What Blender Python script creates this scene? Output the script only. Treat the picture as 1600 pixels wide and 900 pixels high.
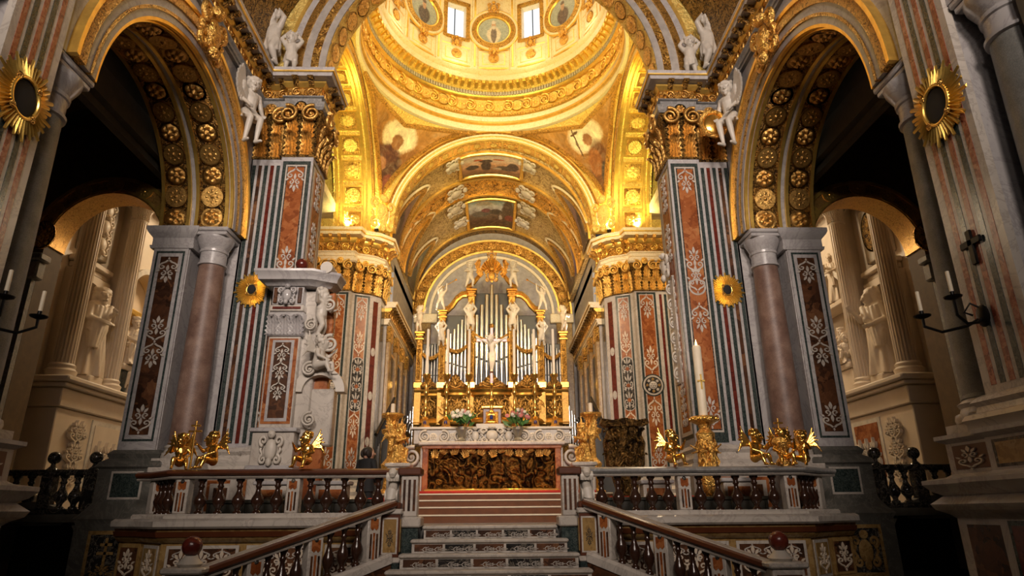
import bpy, bmesh, math, random
from math import sin, cos, pi, sqrt, radians, atan2, floor
from mathutils import Vector, Matrix
random.seed(7)
SC = bpy.context.scene; COL = SC.collection
for o in list(bpy.data.objects): bpy.data.objects.remove(o)

# ------------------------------------------------------------------ camera (eye is z = 0, nave floor z = -1.6)
TH, YW, RO = radians(19.17), radians(1.53), radians(.46)
cam_data = bpy.data.cameras.new('camera'); cam = bpy.data.objects.new('camera', cam_data); COL.objects.link(cam)
fw = Vector((sin(YW)*cos(TH), cos(YW)*cos(TH), sin(TH))); r0 = Vector((cos(YW), -sin(YW), 0)); u0 = r0.cross(fw)
rt = cos(RO)*r0 - sin(RO)*u0; up = sin(RO)*r0 + cos(RO)*u0
cam.matrix_world = Matrix(((rt.x, up.x, -fw.x, .11), (rt.y, up.y, -fw.y, 0), (rt.z, up.z, -fw.z, 0), (0, 0, 0, 1)))
cam_data.sensor_width = 36; cam_data.lens = 1013/1600*36; cam_data.clip_end = 200
SC.camera = cam
SC.view_settings.view_transform = 'Standard'; SC.view_settings.look = 'None'
SC.view_settings.exposure = 0.0; SC.view_settings.gamma = 1; SC.view_settings.use_curve_mapping = False

# ------------------------------------------------------------------ world: dim daylight reaching the church from the nave behind
wd = bpy.data.worlds.new('world'); SC.world = wd; wd.use_nodes = True
wd.node_tree.nodes['Background'].inputs[0].default_value = (.92, .90, 1.0, 1)
wd.node_tree.nodes['Background'].inputs[1].default_value = WORLD_STRENGTH = .035

def light(name, kind, loc, energy, color, target=None, size=.3, spot=90, blend=.6, sy=None):
    d = bpy.data.lights.new(name, kind); d.energy = energy; d.color = color
    if kind == 'AREA':
        d.size = size
        if sy: d.shape = 'RECTANGLE'; d.size_y = sy
    else: d.shadow_soft_size = size
    if kind == 'SPOT': d.spot_size = radians(spot); d.spot_blend = blend
    o = bpy.data.objects.new(name, d); COL.objects.link(o); o.location = loc
    if target is not None:
        o.rotation_euler = (Vector(target)-Vector(loc)).to_track_quat('-Z', 'Y').to_euler()
    return o
WARM = (1.0, .80, .24); CREAM = (1.0, .80, .50); AMBER = (1.0, .62, .25); NEUT = (1.0, .86, .70); COOL = (.82, .86, 1.0)
# unseen fill added behind the camera, narrow beam; daylight through the transept windows
for s in (-1, 1):
    nl = light('nave_fill', 'AREA', (s*3.0, -9, 12.0), 620, (1.0, .84, .73), (s*1.5, 17, 9.5), 3.0, sy=4); nl.data.spread = radians(62)
    light('transept_daylight', 'AREA', (s*8.2, 25.5, 12.2), 480, (1.0, .78, .52), (s*13, 21.5, 5), 2.2, sy=2.2)

# ------------------------------------------------------------------ mesh helpers
class MB:
    def __init__(s): s.v = []; s.f = []; s.uv = {}
    def add(s, vs, fs, uv=None):
        b = len(s.v); s.v += [tuple(p) for p in vs]
        if uv:
            for i, t in enumerate(uv): s.uv[b+i] = t
        s.f += [tuple(b+i for i in f) for f in fs]; return s
    def box(s, x0, x1, y0, y1, z0, z1):
        return s.add([(x0,y0,z0),(x1,y0,z0),(x1,y1,z0),(x0,y1,z0),(x0,y0,z1),(x1,y0,z1),(x1,y1,z1),(x0,y1,z1)],
            [(0,3,2,1),(4,5,6,7),(0,1,5,4),(1,2,6,5),(2,3,7,6),(3,0,4,7)])
    def bev(s, x0, x1, y0, y1, z0, z1, b=.02):     # box with chamfered edges
        bm = bmesh.new(); bmesh.ops.create_cube(bm, size=1)
        for v in bm.verts: v.co = ((x0+x1)/2+v.co.x*(x1-x0), (y0+y1)/2+v.co.y*(y1-y0), (z0+z1)/2+v.co.z*(z1-z0))
        bmesh.ops.bevel(bm, geom=bm.edges[:], offset=b, segments=1, affect='EDGES')
        bm.verts.index_update(); r = s.add([v.co[:] for v in bm.verts], [[v.index for v in f.verts] for f in bm.faces]); bm.free(); return r
    def prism(s, poly, a0, a1, ax='z'):
        n = len(poly); vs = []
        for a in (a0, a1):
            for (p, q) in poly: vs.append({'z': (p,q,a), 'y': (p,a,q), 'x': (a,p,q)}[ax])
        return s.add(vs, [tuple(range(n))[::-1], tuple(range(n, 2*n))]+[(i, (i+1)%n, n+(i+1)%n, n+i) for i in range(n)])
    def lathe(s, prof, n=24, c=(0,0,0), a0=0, a1=2*pi, mod=None, cap=True):
        full = abs(a1-a0-2*pi) < 1e-6; m = n if full else n+1; k = len(prof); vs = []
        for i in range(m):
            a = a0+(a1-a0)*i/n
            for (r, z) in prof:
                rr = r*(mod(a, z) if mod else 1); vs.append((c[0]+rr*cos(a), c[1]+rr*sin(a), c[2]+z))
        fs = [(i*k+j, ((i+1)%m)*k+j, ((i+1)%m)*k+j+1, i*k+j+1) for i in range(n) for j in range(k-1)]
        if full and cap:
            if prof[0][0] > 1e-4: fs.append(tuple(i*k for i in range(m))[::-1])
            if prof[-1][0] > 1e-4: fs.append(tuple(i*k+k-1 for i in range(m)))
        return s.add(vs, fs)
    def tube(s, pts, r, n=8, cap=True):
        P = [Vector(p) for p in pts]; R = r if isinstance(r, (list, tuple)) else [r]*len(P); vs = []; ref = None
        for i, p in enumerate(P):
            t = (P[min(i+1, len(P)-1)]-P[max(i-1, 0)]).normalized()
            if ref is None: ref = t.orthogonal().normalized()
            ref = (ref-t*ref.dot(t)).normalized() if (ref-t*ref.dot(t)).length > 1e-6 else t.orthogonal().normalized()
            b = t.cross(ref)
            vs += [p+(ref*cos(2*pi*j/n)+b*sin(2*pi*j/n))*R[i] for j in range(n)]
        fs = [(i*n+j, i*n+(j+1)%n, (i+1)*n+(j+1)%n, (i+1)*n+j) for i in range(len(P)-1) for j in range(n)]
        if cap: fs += [tuple(range(n))[::-1], tuple((len(P)-1)*n+j for j in range(n))]
        return s.add(vs, fs)
    def ell(s, c, r, n=12, m=8, rot=None):
        if not isinstance(r, (tuple, list)): r = (r, r, r)
        vs = [Vector((0,0,-r[2]))]
        for i in range(1, m):
            b = -pi/2+pi*i/m
            vs += [Vector((r[0]*cos(b)*cos(2*pi*j/n), r[1]*cos(b)*sin(2*pi*j/n), r[2]*sin(b))) for j in range(n)]
        vs.append(Vector((0,0,r[2])))
        if rot: vs = [rot @ v for v in vs]
        fs = [(0, 1+(j+1)%n, 1+j) for j in range(n)]
        for i in range(m-2): fs += [(1+i*n+j, 1+i*n+(j+1)%n, 1+(i+1)*n+(j+1)%n, 1+(i+1)*n+j) for j in range(n)]
        fs += [(1+(m-2)*n+j, 1+(m-2)*n+(j+1)%n, len(vs)-1) for j in range(n)]
        return s.add([v+Vector(c) for v in vs], fs)
    def caps(s, p0, p1, r0, r1, n=10):
        p0 = Vector(p0); p1 = Vector(p1); s.ell(p0, r0, n, 6); s.ell(p1, r1, n, 6); return s.tube([p0, p1], [r0, r1], n)
    def grid(s, fn, nu, nv, uv=True):
        vs = []; t = []
        for i in range(nu+1):
            for j in range(nv+1): vs.append(fn(i/nu, j/nv)); t.append((i/nu, j/nv))
        fs = [(i*(nv+1)+j, (i+1)*(nv+1)+j, (i+1)*(nv+1)+j+1, i*(nv+1)+j+1) for i in range(nu) for j in range(nv)]
        return s.add(vs, fs, t if uv else None)
    def sweep(s, prof, path, closed=False):        # prof (offset to the left of the path, z); mitred corners
        n = len(path); k = len(prof); vs = []
        for i in range(n):
            p = Vector(path[i]); d = []
            if closed or i > 0: d.append((p-Vector(path[i-1])).normalized())
            if closed or i < n-1: d.append((Vector(path[(i+1)%n])-p).normalized())
            ns = [Vector((-q.y, q.x)) for q in d]
            if len(ns) == 2:
                m = (ns[0]+ns[1]); m = m/max(.3, (1+ns[0].dot(ns[1])))
            else: m = ns[0]
            vs += [(p.x+m.x*o, p.y+m.y*o, z) for (o, z) in prof]
        fs = [(i*k+j, ((i+1)%n)*k+j, ((i+1)%n)*k+(j+1)%k, i*k+(j+1)%k) for i in range(n if closed else n-1) for j in range(k)]
        if not closed: fs += [tuple(range(k)), tuple((n-1)*k+j for j in range(k))[::-1]]
        return s.add(vs, fs)
    def arch(s, prof, R, c, ax='y', a0=0, a1=pi, n=32, closed=True):   # prof (radial, depth) swept round an arch; ax = depth axis
        k = len(prof); vs = []
        for i in range(n+1):
            a = a0+(a1-a0)*i/n
            for (dr, d) in prof:
                q = (R+dr)*cos(a); z = (R+dr)*sin(a)
                vs.append((c[0]+q, c[1]+d, c[2]+z) if ax == 'y' else (c[0]+d, c[1]+q, c[2]+z))
        kk = k if closed else k-1
        fs = [(i*k+j, (i+1)*k+j, (i+1)*k+(j+1)%k, i*k+(j+1)%k) for i in range(n) for j in range(kk)]
        if closed: fs += [tuple(range(k)), tuple(n*k+j for j in range(k))[::-1]]
        return s.add(vs, fs)
    def archwall(s, ax, c, R, zs, ztop, d0, d1, q0, q1, n=32):   # wall slab between depths d0,d1 and q0..q1 above an arch opening
        pts = [(c-R, zs)]+[(c-R*cos(pi*i/n), zs+R*sin(pi*i/n)) for i in range(1, n)]+[(c+R, zs)]
        if q0 < c-R: pts = [(q0, zs)]+pts
        if q1 > c+R: pts = pts+[(q1, zs)]
        vs = []
        for (q, z) in pts:
            for (zz, d) in ((z, d0), (z, d1), (ztop, d1), (ztop, d0)):
                vs.append((q, d, zz) if ax == 'y' else (d, q, zz))
        m = len(pts); fs = [(i*4+j, (i+1)*4+j, (i+1)*4+(j+1)%4, i*4+(j+1)%4) for i in range(m-1) for j in range(4)]
        fs += [(0,1,2,3), ((m-1)*4+3, (m-1)*4+2, (m-1)*4+1, (m-1)*4)]
        return s.add(vs, fs)
    def mesh(s, name, mat, ang=38, recalc=True):
        me = bpy.data.meshes.new(name); me.from_pydata(s.v, [], s.f); me.update()
        if s.uv:
            l = me.uv_layers.new(name='UVMap')
            for lp in me.loops: l.data[lp.index].uv = s.uv.get(lp.vertex_index, (0, 0))
        if recalc:
            bm = bmesh.new(); bm.from_mesh(me); bmesh.ops.recalc_face_normals(bm, faces=bm.faces[:]); bm.to_mesh(me); bm.free()
        me.polygons.foreach_set('use_smooth', [True]*len(me.polygons)); me.set_sharp_from_angle(angle=radians(ang))
        me.materials.append(M[mat] if isinstance(mat, str) else mat)
        return me

def put(me, name, parent=None, loc=None, rot=None, sc=None):
    o = bpy.data.objects.new(name, me); COL.objects.link(o)
    if parent: o.parent = parent
    if loc: o.location = loc
    if rot is not None: o.rotation_euler = rot
    if sc is not None: o.scale = (sc, sc, sc) if not isinstance(sc, (tuple, list)) else sc
    return o
def part(mb, name, mat, parent=None, label=None, ang=38, **k):
    o = put(mb.mesh(name, mat, ang), name, parent, **k)
    if label: o['label'] = label
    return o
def tag(o, label, cat, group=None):
    o['label'] = label; o['category'] = cat
    if group: o['group'] = group
    return o
def thing(name, label, cat, loc=(0,0,0), s=1, group=None, rz=0, sc=1):
    o = bpy.data.objects.new(name, None); COL.objects.link(o); o.empty_display_size = .1
    o.location = loc; o.scale = (s*sc, sc, sc); o.rotation_euler = (0, 0, rz)
    return tag(o, label, cat, group)
def struct(mb, name, mat, s=1, parent=None, ang=38):
    o = part(mb, name, mat, parent, ang=ang)
    if not parent: o.scale = (s, 1, 1); o['kind'] = 'structure'
    return o
def root_struct(name, s=1):
    o = bpy.data.objects.new(name, None); COL.objects.link(o); o.scale = (s, 1, 1); o['kind'] = 'structure'; o.empty_display_size = .1
    return o
SIDE = {-1: 'left', 1: 'right'}
# ------------------------------------------------------------------ procedural materials
M = {}
class NT:
    def __init__(s, name):
        m = bpy.data.materials.new(name); m.use_nodes = True; s.m = m; s.t = m.node_tree; s.b = s.t.nodes['Principled BSDF']; M[name] = m
        s.geo = s.t.nodes.new('ShaderNodeNewGeometry')
    def n(s, kind, **k):
        o = s.t.nodes.new('ShaderNode'+kind)
        for a, v in k.items():
            if a.startswith('i_'): o.inputs[a[2:].replace('_', ' ')].default_value = v
            else: setattr(o, a, v)
        return o
    def l(s, a, b): s.t.links.new(a, b)
    def noise(s, scale, detail=5, rough=.6, vec=None, dist=0):
        o = s.n('TexNoise'); o.inputs['Scale'].default_value = scale; o.inputs['Detail'].default_value = detail
        o.inputs['Roughness'].default_value = rough; o.inputs['Distortion'].default_value = dist
        s.l(vec or s.geo.outputs['Position'], o.inputs['Vector']); return o.outputs['Fac']
    def vor(s, scale, feat='F1', vec=None, out='Distance'):
        o = s.n('TexVoronoi'); o.feature = feat; o.inputs['Scale'].default_value = scale
        s.l(vec or s.geo.outputs['Position'], o.inputs['Vector']); return o.outputs[out]
    def ramp(s, fac, stops, interp='LINEAR'):
        o = s.n('ValToRGB'); e = o.color_ramp.elements; o.color_ramp.interpolation = interp
        while len(e) < len(stops): e.new(.5)
        for i, (p, c) in enumerate(stops): e[i].position = p; e[i].color = (*c, 1) if len(c) == 3 else c
        s.l(fac, o.inputs[0]); return o.outputs[0]
    def math(s, op, a, b=None, c=None):
        o = s.n('Math'); o.operation = op
        for i, x in enumerate((a, b, c)):
            if x is None: continue
            if isinstance(x, (int, float)): o.inputs[i].default_value = x
            else: s.l(x, o.inputs[i])
        return o.outputs[0]
    def mix(s, f, a, b, mode='MIX'):
        o = s.n('MixRGB'); o.blend_type = mode
        for i, x in enumerate((f, a, b)):
            if isinstance(x, (int, float)): o.inputs[i].default_value = x
            elif isinstance(x, tuple): o.inputs[i].default_value = (*x, 1)
            else: s.l(x, o.inputs[i])
        return o.outputs[0]
    def bump(s, h, strength=.5, dist=.02):
        o = s.n('Bump'); o.inputs['Strength'].default_value = strength; o.inputs['Distance'].default_value = dist
        s.l(h, o.inputs['Height']); s.l(o.outputs[0], s.b.inputs['Normal'])
    def set(s, col=None, rough=.5, metal=0, spec=.5, coat=0):
        if col is not None:
            if isinstance(col, tuple): s.b.inputs['Base Color'].default_value = (*col, 1)
            else: s.l(col, s.b.inputs['Base Color'])
        s.b.inputs['Roughness'].default_value = rough; s.b.inputs['Metallic'].default_value = metal
        s.b.inputs['Specular IOR Level'].default_value = spec; s.b.inputs['Coat Weight'].default_value = coat

def marble(name, a, b, vein=None, scale=2.5, rough=.28, veinw=.06, dist=1.5):
    t = NT(name); c = t.ramp(t.noise(scale, 6, .65, dist=dist), [(.32, a), (.68, b)])
    if vein:
        v = t.math('ABSOLUTE', t.math('SUBTRACT', t.noise(scale*.8, 8, .7, dist=2.5), .5))
        c = t.mix(t.ramp(v, [(0, (1,1,1)), (veinw, (0,0,0))]), c, vein)
    t.set(c, rough); return t
def breccia(name, cols, scale=9, rough=.25):
    t = NT(name); w = t.n('VectorMath'); w.operation = 'ADD'
    nz = t.n('TexNoise'); nz.inputs['Scale'].default_value = 3; nz.inputs['Detail'].default_value = 6; t.l(t.geo.outputs['Position'], nz.inputs['Vector'])
    t.l(t.geo.outputs['Position'], w.inputs[0]); t.l(nz.outputs['Color'], w.inputs[1])
    f = t.mix(.5, t.vor(scale, 'F1', w.outputs[0], 'Color'), t.noise(scale*.6, 7, .75, dist=2))
    t.set(t.ramp(f, [(.2+.6*i/(len(cols)-1), c) for i, c in enumerate(cols)]), rough); return t
def granite(name, a, b, c, scale=60):
    t = NT(name); f = t.mix(.55, t.noise(scale, 3, .7), t.noise(2.5, 5, .6))
    t.set(t.ramp(f, [(.36, a), (.5, b), (.64, c)]), .48); return t
def gilt(name, hi, lo, rough=.3, scale=7, bump=.8, metal=.9, d=.05, lowmix=(.3, .6)):
    # gilding: bumpy leaf-work relief, bright where raised and darker in the low parts
    t = NT(name)
    w = t.n('VectorMath'); w.operation = 'MULTIPLY_ADD'; nz = t.n('TexNoise'); nz.inputs['Scale'].default_value = scale*.5; nz.inputs['Detail'].default_value = 3
    t.l(t.geo.outputs['Position'], nz.inputs['Vector']); t.l(nz.outputs['Color'], w.inputs[0]); w.inputs[1].default_value = (.35,)*3; t.l(t.geo.outputs['Position'], w.inputs[2])
    v = t.vor(scale, 'SMOOTH_F1', w.outputs[0]); rings = t.math('SINE', t.math('MULTIPLY', v, 26))
    h = t.math('ADD', t.math('MULTIPLY', rings, .28), t.math('SUBTRACT', t.noise(scale*3.2, 4, .6), v))
    c = t.ramp(t.math('ADD', t.math('MULTIPLY', h, .5), .5), [(lowmix[0], lo), (lowmix[1], hi)])
    t.set(c, rough, metal); t.bump(h, bump, d); return t
def plain(name, col, rough=.5, metal=0, nb=0, ns=20, var=.25):
    t = NT(name); n = t.noise(4, 5, .6)
    t.set(t.mix(t.ramp(n, [(.3, (0,0,0)), (.7, (1,1,1))]), tuple(x*(1-var) for x in col), tuple(min(1, x*(1+var*.5)) for x in col)), rough, metal)
    if nb: t.bump(t.noise(ns, 4, .6), nb, .01)
    return t
def emit(name, col, strength):
    t = NT(name); t.set((.02, .02, .02), .5); t.b.inputs['Emission Color'].default_value = (*col, 1); t.b.inputs['Emission Strength'].default_value = strength; return t
def painting(name, bg, shapes, scale=5, dist=.12, rough=.45):
    # brushed picture on UVs: bg = ramp colours from bottom to top, shapes = (cx, cy, rx, ry, colour[, turn])
    t = NT(name); uv = t.n('UVMap').outputs[0]
    nz = t.n('TexNoise'); nz.inputs['Scale'].default_value = scale; nz.inputs['Detail'].default_value = 6; nz.inputs['Roughness'].default_value = .7; t.l(uv, nz.inputs['Vector'])
    off = t.n('VectorMath'); off.operation = 'SUBTRACT'; t.l(nz.outputs['Color'], off.inputs[0]); off.inputs[1].default_value = (.5, .5, .5)
    w = t.n('VectorMath'); w.operation = 'MULTIPLY_ADD'; t.l(off.outputs[0], w.inputs[0]); w.inputs[1].default_value = (dist,)*3; t.l(uv, w.inputs[2])
    sx = t.n('SeparateXYZ'); t.l(w.outputs[0], sx.inputs[0])
    g = t.math('ADD', sx.outputs[1], t.math('MULTIPLY', t.math('SUBTRACT', nz.outputs['Fac'], .5), .5))
    c = t.ramp(g, [(i/max(1, len(bg)-1), q) for i, q in enumerate(bg)])
    for sh in shapes:
        cx, cy, rx, ry, colr = sh[:5]; a = radians(sh[5]) if len(sh) > 5 else 0
        dx = t.math('SUBTRACT', sx.outputs[0], cx); dy = t.math('SUBTRACT', sx.outputs[1], cy)
        px = t.math('DIVIDE', t.math('ADD', t.math('MULTIPLY', dx, cos(a)), t.math('MULTIPLY', dy, sin(a))), rx)
        py = t.math('DIVIDE', t.math('SUBTRACT', t.math('MULTIPLY', dy, cos(a)), t.math('MULTIPLY', dx, sin(a))), ry)
        d = t.math('ADD', t.math('MULTIPLY', px, px), t.math('MULTIPLY', py, py))
        c = t.mix(t.ramp(d, [(.62, (1,1,1)), (1, (0,0,0))]), c, colr)
    c = t.mix(.6, c, t.ramp(t.noise(scale*2.2, 6, .75, vec=uv, dist=1.5), [(.3, (.18,.16,.15)), (.5, (.8,.75,.7)), (.72, (1.5,1.4,1.3))]), 'MULTIPLY')
    c = t.mix(.16, c, t.ramp(t.noise(scale*1.3, 4, .7, vec=uv, dist=2.5), [(.35, (.02,.03,.05)), (.5, (.35,.16,.07)), (.65, (.75,.6,.42))]))
    t.set(c, rough); return t

marble('white_marble', (.44, .40, .35), (.56, .51, .45), (.38, .34, .30), 1.1, .25, .04, .6)
marble('cool_marble', (.37, .35, .35), (.48, .46, .45), (.33, .31, .31), 1.0, .25, .04, .6)
marble('statue_marble', (.47, .43, .37), (.60, .55, .48), None, 1.2, .45)
marble('cream_marble', (.60, .50, .38), (.70, .59, .46), None, 1.0, .45, .05, .5)
marble('grey_marble', (.16, .16, .16), (.25, .24, .23), (.32, .31, .29), 1.4, .3, .04, .8)
marble('green_marble', (.010, .018, .017), (.034, .048, .045), (.09, .11, .10), 7, .2, .03)
marble('black_marble', (.008, .008, .008), (.03, .027, .024), (.22, .19, .15), 3, .2, .025)
breccia('red_marble', [(.10, .022, .012), (.26, .065, .035), (.38, .13, .07), (.46, .24, .15)], 14)
breccia('wine_marble', [(.05, .006, .004), (.11, .016, .010), (.16, .03, .016)], 8)
breccia('orange_marble', [(.12, .026, .007), (.24, .065, .016), (.34, .11, .032), (.42, .20, .075)], 4.5)
breccia('yellow_marble', [(.16, .09, .03), (.30, .18, .06), (.40, .27, .11)], 7)
breccia('dark_breccia', [(.008, .005, .003), (.05, .022, .012), (.10, .04, .018), (.19, .09, .04)], 3.5)
granite('grey_granite', (.10, .10, .09), (.17, .17, .155), (.25, .25, .23))
granite('red_granite', (.11, .06, .045), (.20, .12, .09), (.30, .20, .15))
gilt('gold', (1.0, .62, .16), (.42, .19, .045), .28, 9, .55)
gilt('gold_relief', (1.0, .60, .15), (.30, .125, .028), .34, 5.5, 1.0, .8, .09, (.34, .56))
gilt('gold_fine', (1.0, .62, .17), (.36, .16, .035), .33, 13, 1.0, .8, .05, (.36, .54))
gilt('gold_stucco', (.98, .74, .22), (.78, .48, .10), .42, 6, .8, .35, .06, (.25, .55))
gilt('cream_stucco', (.80, .70, .50), (.72, .56, .30), .5, 8, .25, 0, .03, (.3, .55))
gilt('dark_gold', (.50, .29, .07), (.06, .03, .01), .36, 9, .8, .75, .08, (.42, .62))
gilt('antique_gold', (.72, .43, .12), (.24, .11, .03), .32, 16, .25, .85, .03, (.2, .6))
gilt('bright_leaf', (1.0, .66, .18), (.50, .25, .06), .32, 15, .4, .8, .03, (.2, .55))
gilt('bronze', (.20, .11, .03), (.04, .02, .008), .3, 6, .9, .85, .06, (.35, .6))
gilt('relief_bronze', (.34, .19, .05), (.022, .012, .005), .30, 3.8, 1.0, .85, .16, (.40, .68))
plain('smooth_gold', (.92, .52, .12), .22, .95, .15, 30)
plain('trim_gold', (.97, .60, .14), .33, .85, .2, 40)
gilt('vault_gold', (.66, .50, .24), (.30, .18, .06), .45, 4.5, .9, .35, .07, (.35, .6))
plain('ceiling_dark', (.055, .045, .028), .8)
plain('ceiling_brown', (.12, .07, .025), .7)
plain('stucco', (.62, .56, .47), .7, 0, .3, 12)
plain('grey_stucco', (.36, .33, .30), .7, 0, .25, 14)
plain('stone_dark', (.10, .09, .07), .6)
marble('dark_pedestal', (.07, .07, .06), (.12, .115, .10), (.16, .15, .13), 1.4, .35, .03, .8)
plain('walnut', (.10, .028, .010), .3, 0, .15, 30)
plain('step_wood', (.17, .055, .014), .28, 0, .1, 40)
plain('dark_wood', (.018, .016, .010), .4, 0, .3, 30)
plain('baluster_stone', (.035, .014, .008), .18)
plain('iron', (.010, .009, .008), .4, .6)
plain('pipe_metal', (.72, .72, .70), .22, .95, 0, 20, .1)
plain('pipe_dark', (.30, .30, .30), .35, .9)
plain('wax', (.80, .70, .52), .5, 0, 0, 20, .08)
plain('cloth_black', (.008, .008, .009), .8)
plain('cloth_red', (.50, .02, .012), .8)
plain('skin', (.52, .29, .20), .5, 0, 0, 20, .08)
plain('hair_dark', (.02, .012, .008), .6)
plain('leaf_green', (.06, .16, .035), .5)
plain('flower_white', (.75, .72, .62), .6)
plain('flower_pink', (.62, .22, .20), .6)
plain('blue_enamel', (.02, .03, .16), .15)
emit('window_day', (.90, .95, 1.0), 1.25)
emit('flame', (1.0, .55, .16), 14)
emit('lamp_lens', (1.0, .75, .35), 12)
# ------------------------------------------------------------------ shared ornament meshes
def petal_disc(nr, ns, lobes, h, rim=True):
    mb = MB()
    def fn(u, v):
        a = 2*pi*v; r = u
        z = h*(max(0, 1-(r/.22)**2)**.5*1.1 if r < .22 else .75*abs(cos(a*lobes/2))**.6*sin(pi*min(1, (r-.22)/.58))**.8 if r < .8 else .0)
        if rim and r >= .85: z = h*.55
        return (r*cos(a), r*sin(a), z)
    mb.grid(fn, nr, ns, False); mb.lathe([(1, h*.55 if rim else 0), (1.0, -.05)], ns); return mb
_mesh = {}
def shared(key, make, mat, ang=60):
    k = (key, mat)
    if k not in _mesh: _mesh[k] = make().mesh(key, mat, ang)
    return _mesh[k]
def ros(mat='gold'): return shared('rosette', lambda: petal_disc(10, 32, 8, .35), mat)
def ros2(mat='gold'): return shared('leaf_rosette', lambda: petal_disc(10, 24, 6, .45, False), mat)
def ribbon(mb, pts, w, t, y0=0):       # flat strap in the XZ plane, thickness t towards -Y
    n = len(pts); vs = []
    for i, (x, z) in enumerate(pts):
        a = pts[max(0, i-1)]; b = pts[min(n-1, i+1)]; dx, dz = b[0]-a[0], b[1]-a[1]; L = sqrt(dx*dx+dz*dz) or 1
        ww = w(i/(n-1)) if callable(w) else w; nx, nz = -dz/L*ww/2, dx/L*ww/2
        vs += [(x+nx, y0, z+nz), (x-nx, y0, z-nz), (x-nx*.8, y0-t, z-nz*.8), (x+nx*.8, y0-t, z+nz*.8)]
    fs = [(i*4+j, (i+1)*4+j, (i+1)*4+(j+1)%4, i*4+(j+1)%4) for i in range(n-1) for j in range(4)]+[(0,1,2,3), tuple((n-1)*4+j for j in (3,2,1,0))]
    mb.add(vs, fs)
def spiral(cx, cz, r, turns, a0, sgn=1, n=26, r1=.15):
    return [(cx+(r*(1-(1-r1)*i/n))*cos(a0+sgn*2*pi*turns*i/n), cz+(r*(1-(1-r1)*i/n))*sin(a0+sgn*2*pi*turns*i/n)) for i in range(n+1)]
def leafpoly(mb, x, z, w, h, rot=0, t=.03):
    pts = [(0,0),(w*.35,h*.25),(w*.5,h*.5),(w*.28,h*.8),(0,h),(-w*.28,h*.8),(-w*.5,h*.5),(-w*.35,h*.25)]
    pts = [(x+p*cos(rot)-q*sin(rot), z+p*sin(rot)+q*cos(rot)) for p, q in pts]; mb.prism(pts, -t, 0, 'y')
def mk_palmette():       # unit 1 wide, about 1.5 tall, lies in XZ facing -Y
    mb = MB(); t = .05
    for s in (-1, 1):
        ribbon(mb, [(s*.04, 0), (s*.16, .12), (s*.34, .2)]+[(s*p, q) for p, q in spiral(.30, .42, .2, 1.15, -pi/2+.2, 1, 22)], lambda q: .11*(1-.45*q), t)
        ribbon(mb, [(s*p, q) for p, q in spiral(.2, .86, .17, 1.1, -pi/2, -1, 20)], lambda q: .09*(1-.4*q), t)
        leafpoly(mb, s*.1, 1.0, .14, .34, -s*.55, t); leafpoly(mb, s*.38, .62, .12, .26, -s*.9, t)
    leafpoly(mb, 0, .3, .16, .45, 0, t); leafpoly(mb, 0, 1.05, .18, .45, 0, t); leafpoly(mb, 0, -.02, .1, .2, pi, t)
    return mb
def mk_candelabrum():    # tall inlay: vase, stem and scrolls, unit 1 wide 3 tall
    mb = MB(); t = .05
    for k, z in enumerate((.1, 1.05, 2.0)):
        for s in (-1, 1):
            ribbon(mb, [(s*p, q) for p, q in spiral(.27, z+.35, .2, 1.2, -pi/2-.6, 1, 22)], lambda q: .1*(1-.45*q), t)
            leafpoly(mb, s*.12, z+.55, .14, .35, -s*.7, t); leafpoly(mb, s*.2, z+.05, .12, .28, -s*1.3, t)
        leafpoly(mb, 0, z, .2, .5, 0, t); leafpoly(mb, 0, z+.5, .14, .45, 0, t)
    return mb
def mk_acanthus():       # curled leaf, unit tall, front towards -Y
    mb = MB()
    def fn(u, v):
        x = (v-.5)*2; w = .34*(1-.25*u)*(1-(max(0, u-.72)/.28)**2*.85)*(1+.2*cos(u*30))
        z = u if u < .82 else .82+.18*sin((u-.82)/.18*pi*.7)*.6-max(0, u-.94)*1.6
        y = -.05-.10*u-.34*max(0, u-.5)**1.6*2.6+.05*x*x-.04*cos(x*13)*(1-.4*u)
        return (x*w, y, z)
    mb.grid(fn, 18, 16, False); b = MB(); b.v = [(x, y+.03, z) for x, y, z in mb.v]; b.f = [f[::-1] for f in mb.f]; mb.add(b.v, b.f); return mb
def mk_volute():         # spiral scroll, radius about .5, facing -Y
    mb = MB(); pts = spiral(0, 0, .5, 2.2, pi*.6, -1, 44, .08)
    mb.tube([(x, -.12*(1-i/44)-.02, z) for i, (x, z) in enumerate(pts)], [.11*(1-.6*i/44) for i in range(45)], 7); mb.ell((0, -.06, 0), (.11, .1, .11), 8, 6); return mb
def mk_bracket():        # modillion: scroll bracket, unit deep (-Y), .55 wide, .6 tall, top at z=0
    mb = MB(); pts = [(0,0),(-1,0),(-1.02,-.1),(-.98,-.24),(-.86,-.3),(-.74,-.24),(-.66,-.3),(-.4,-.36),(-.2,-.5),(0,-.62)]
    mb.prism([(y, z) for y, z in pts], -.26, .26, 'x'); mb.prism([(-1.06, -.02), (-1.06, .06), (0, .06), (0, -.02)], -.32, .32, 'x'); return mb
def mk_beadball(): return MB().ell((0,0,0), .5, 8, 6)
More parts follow.
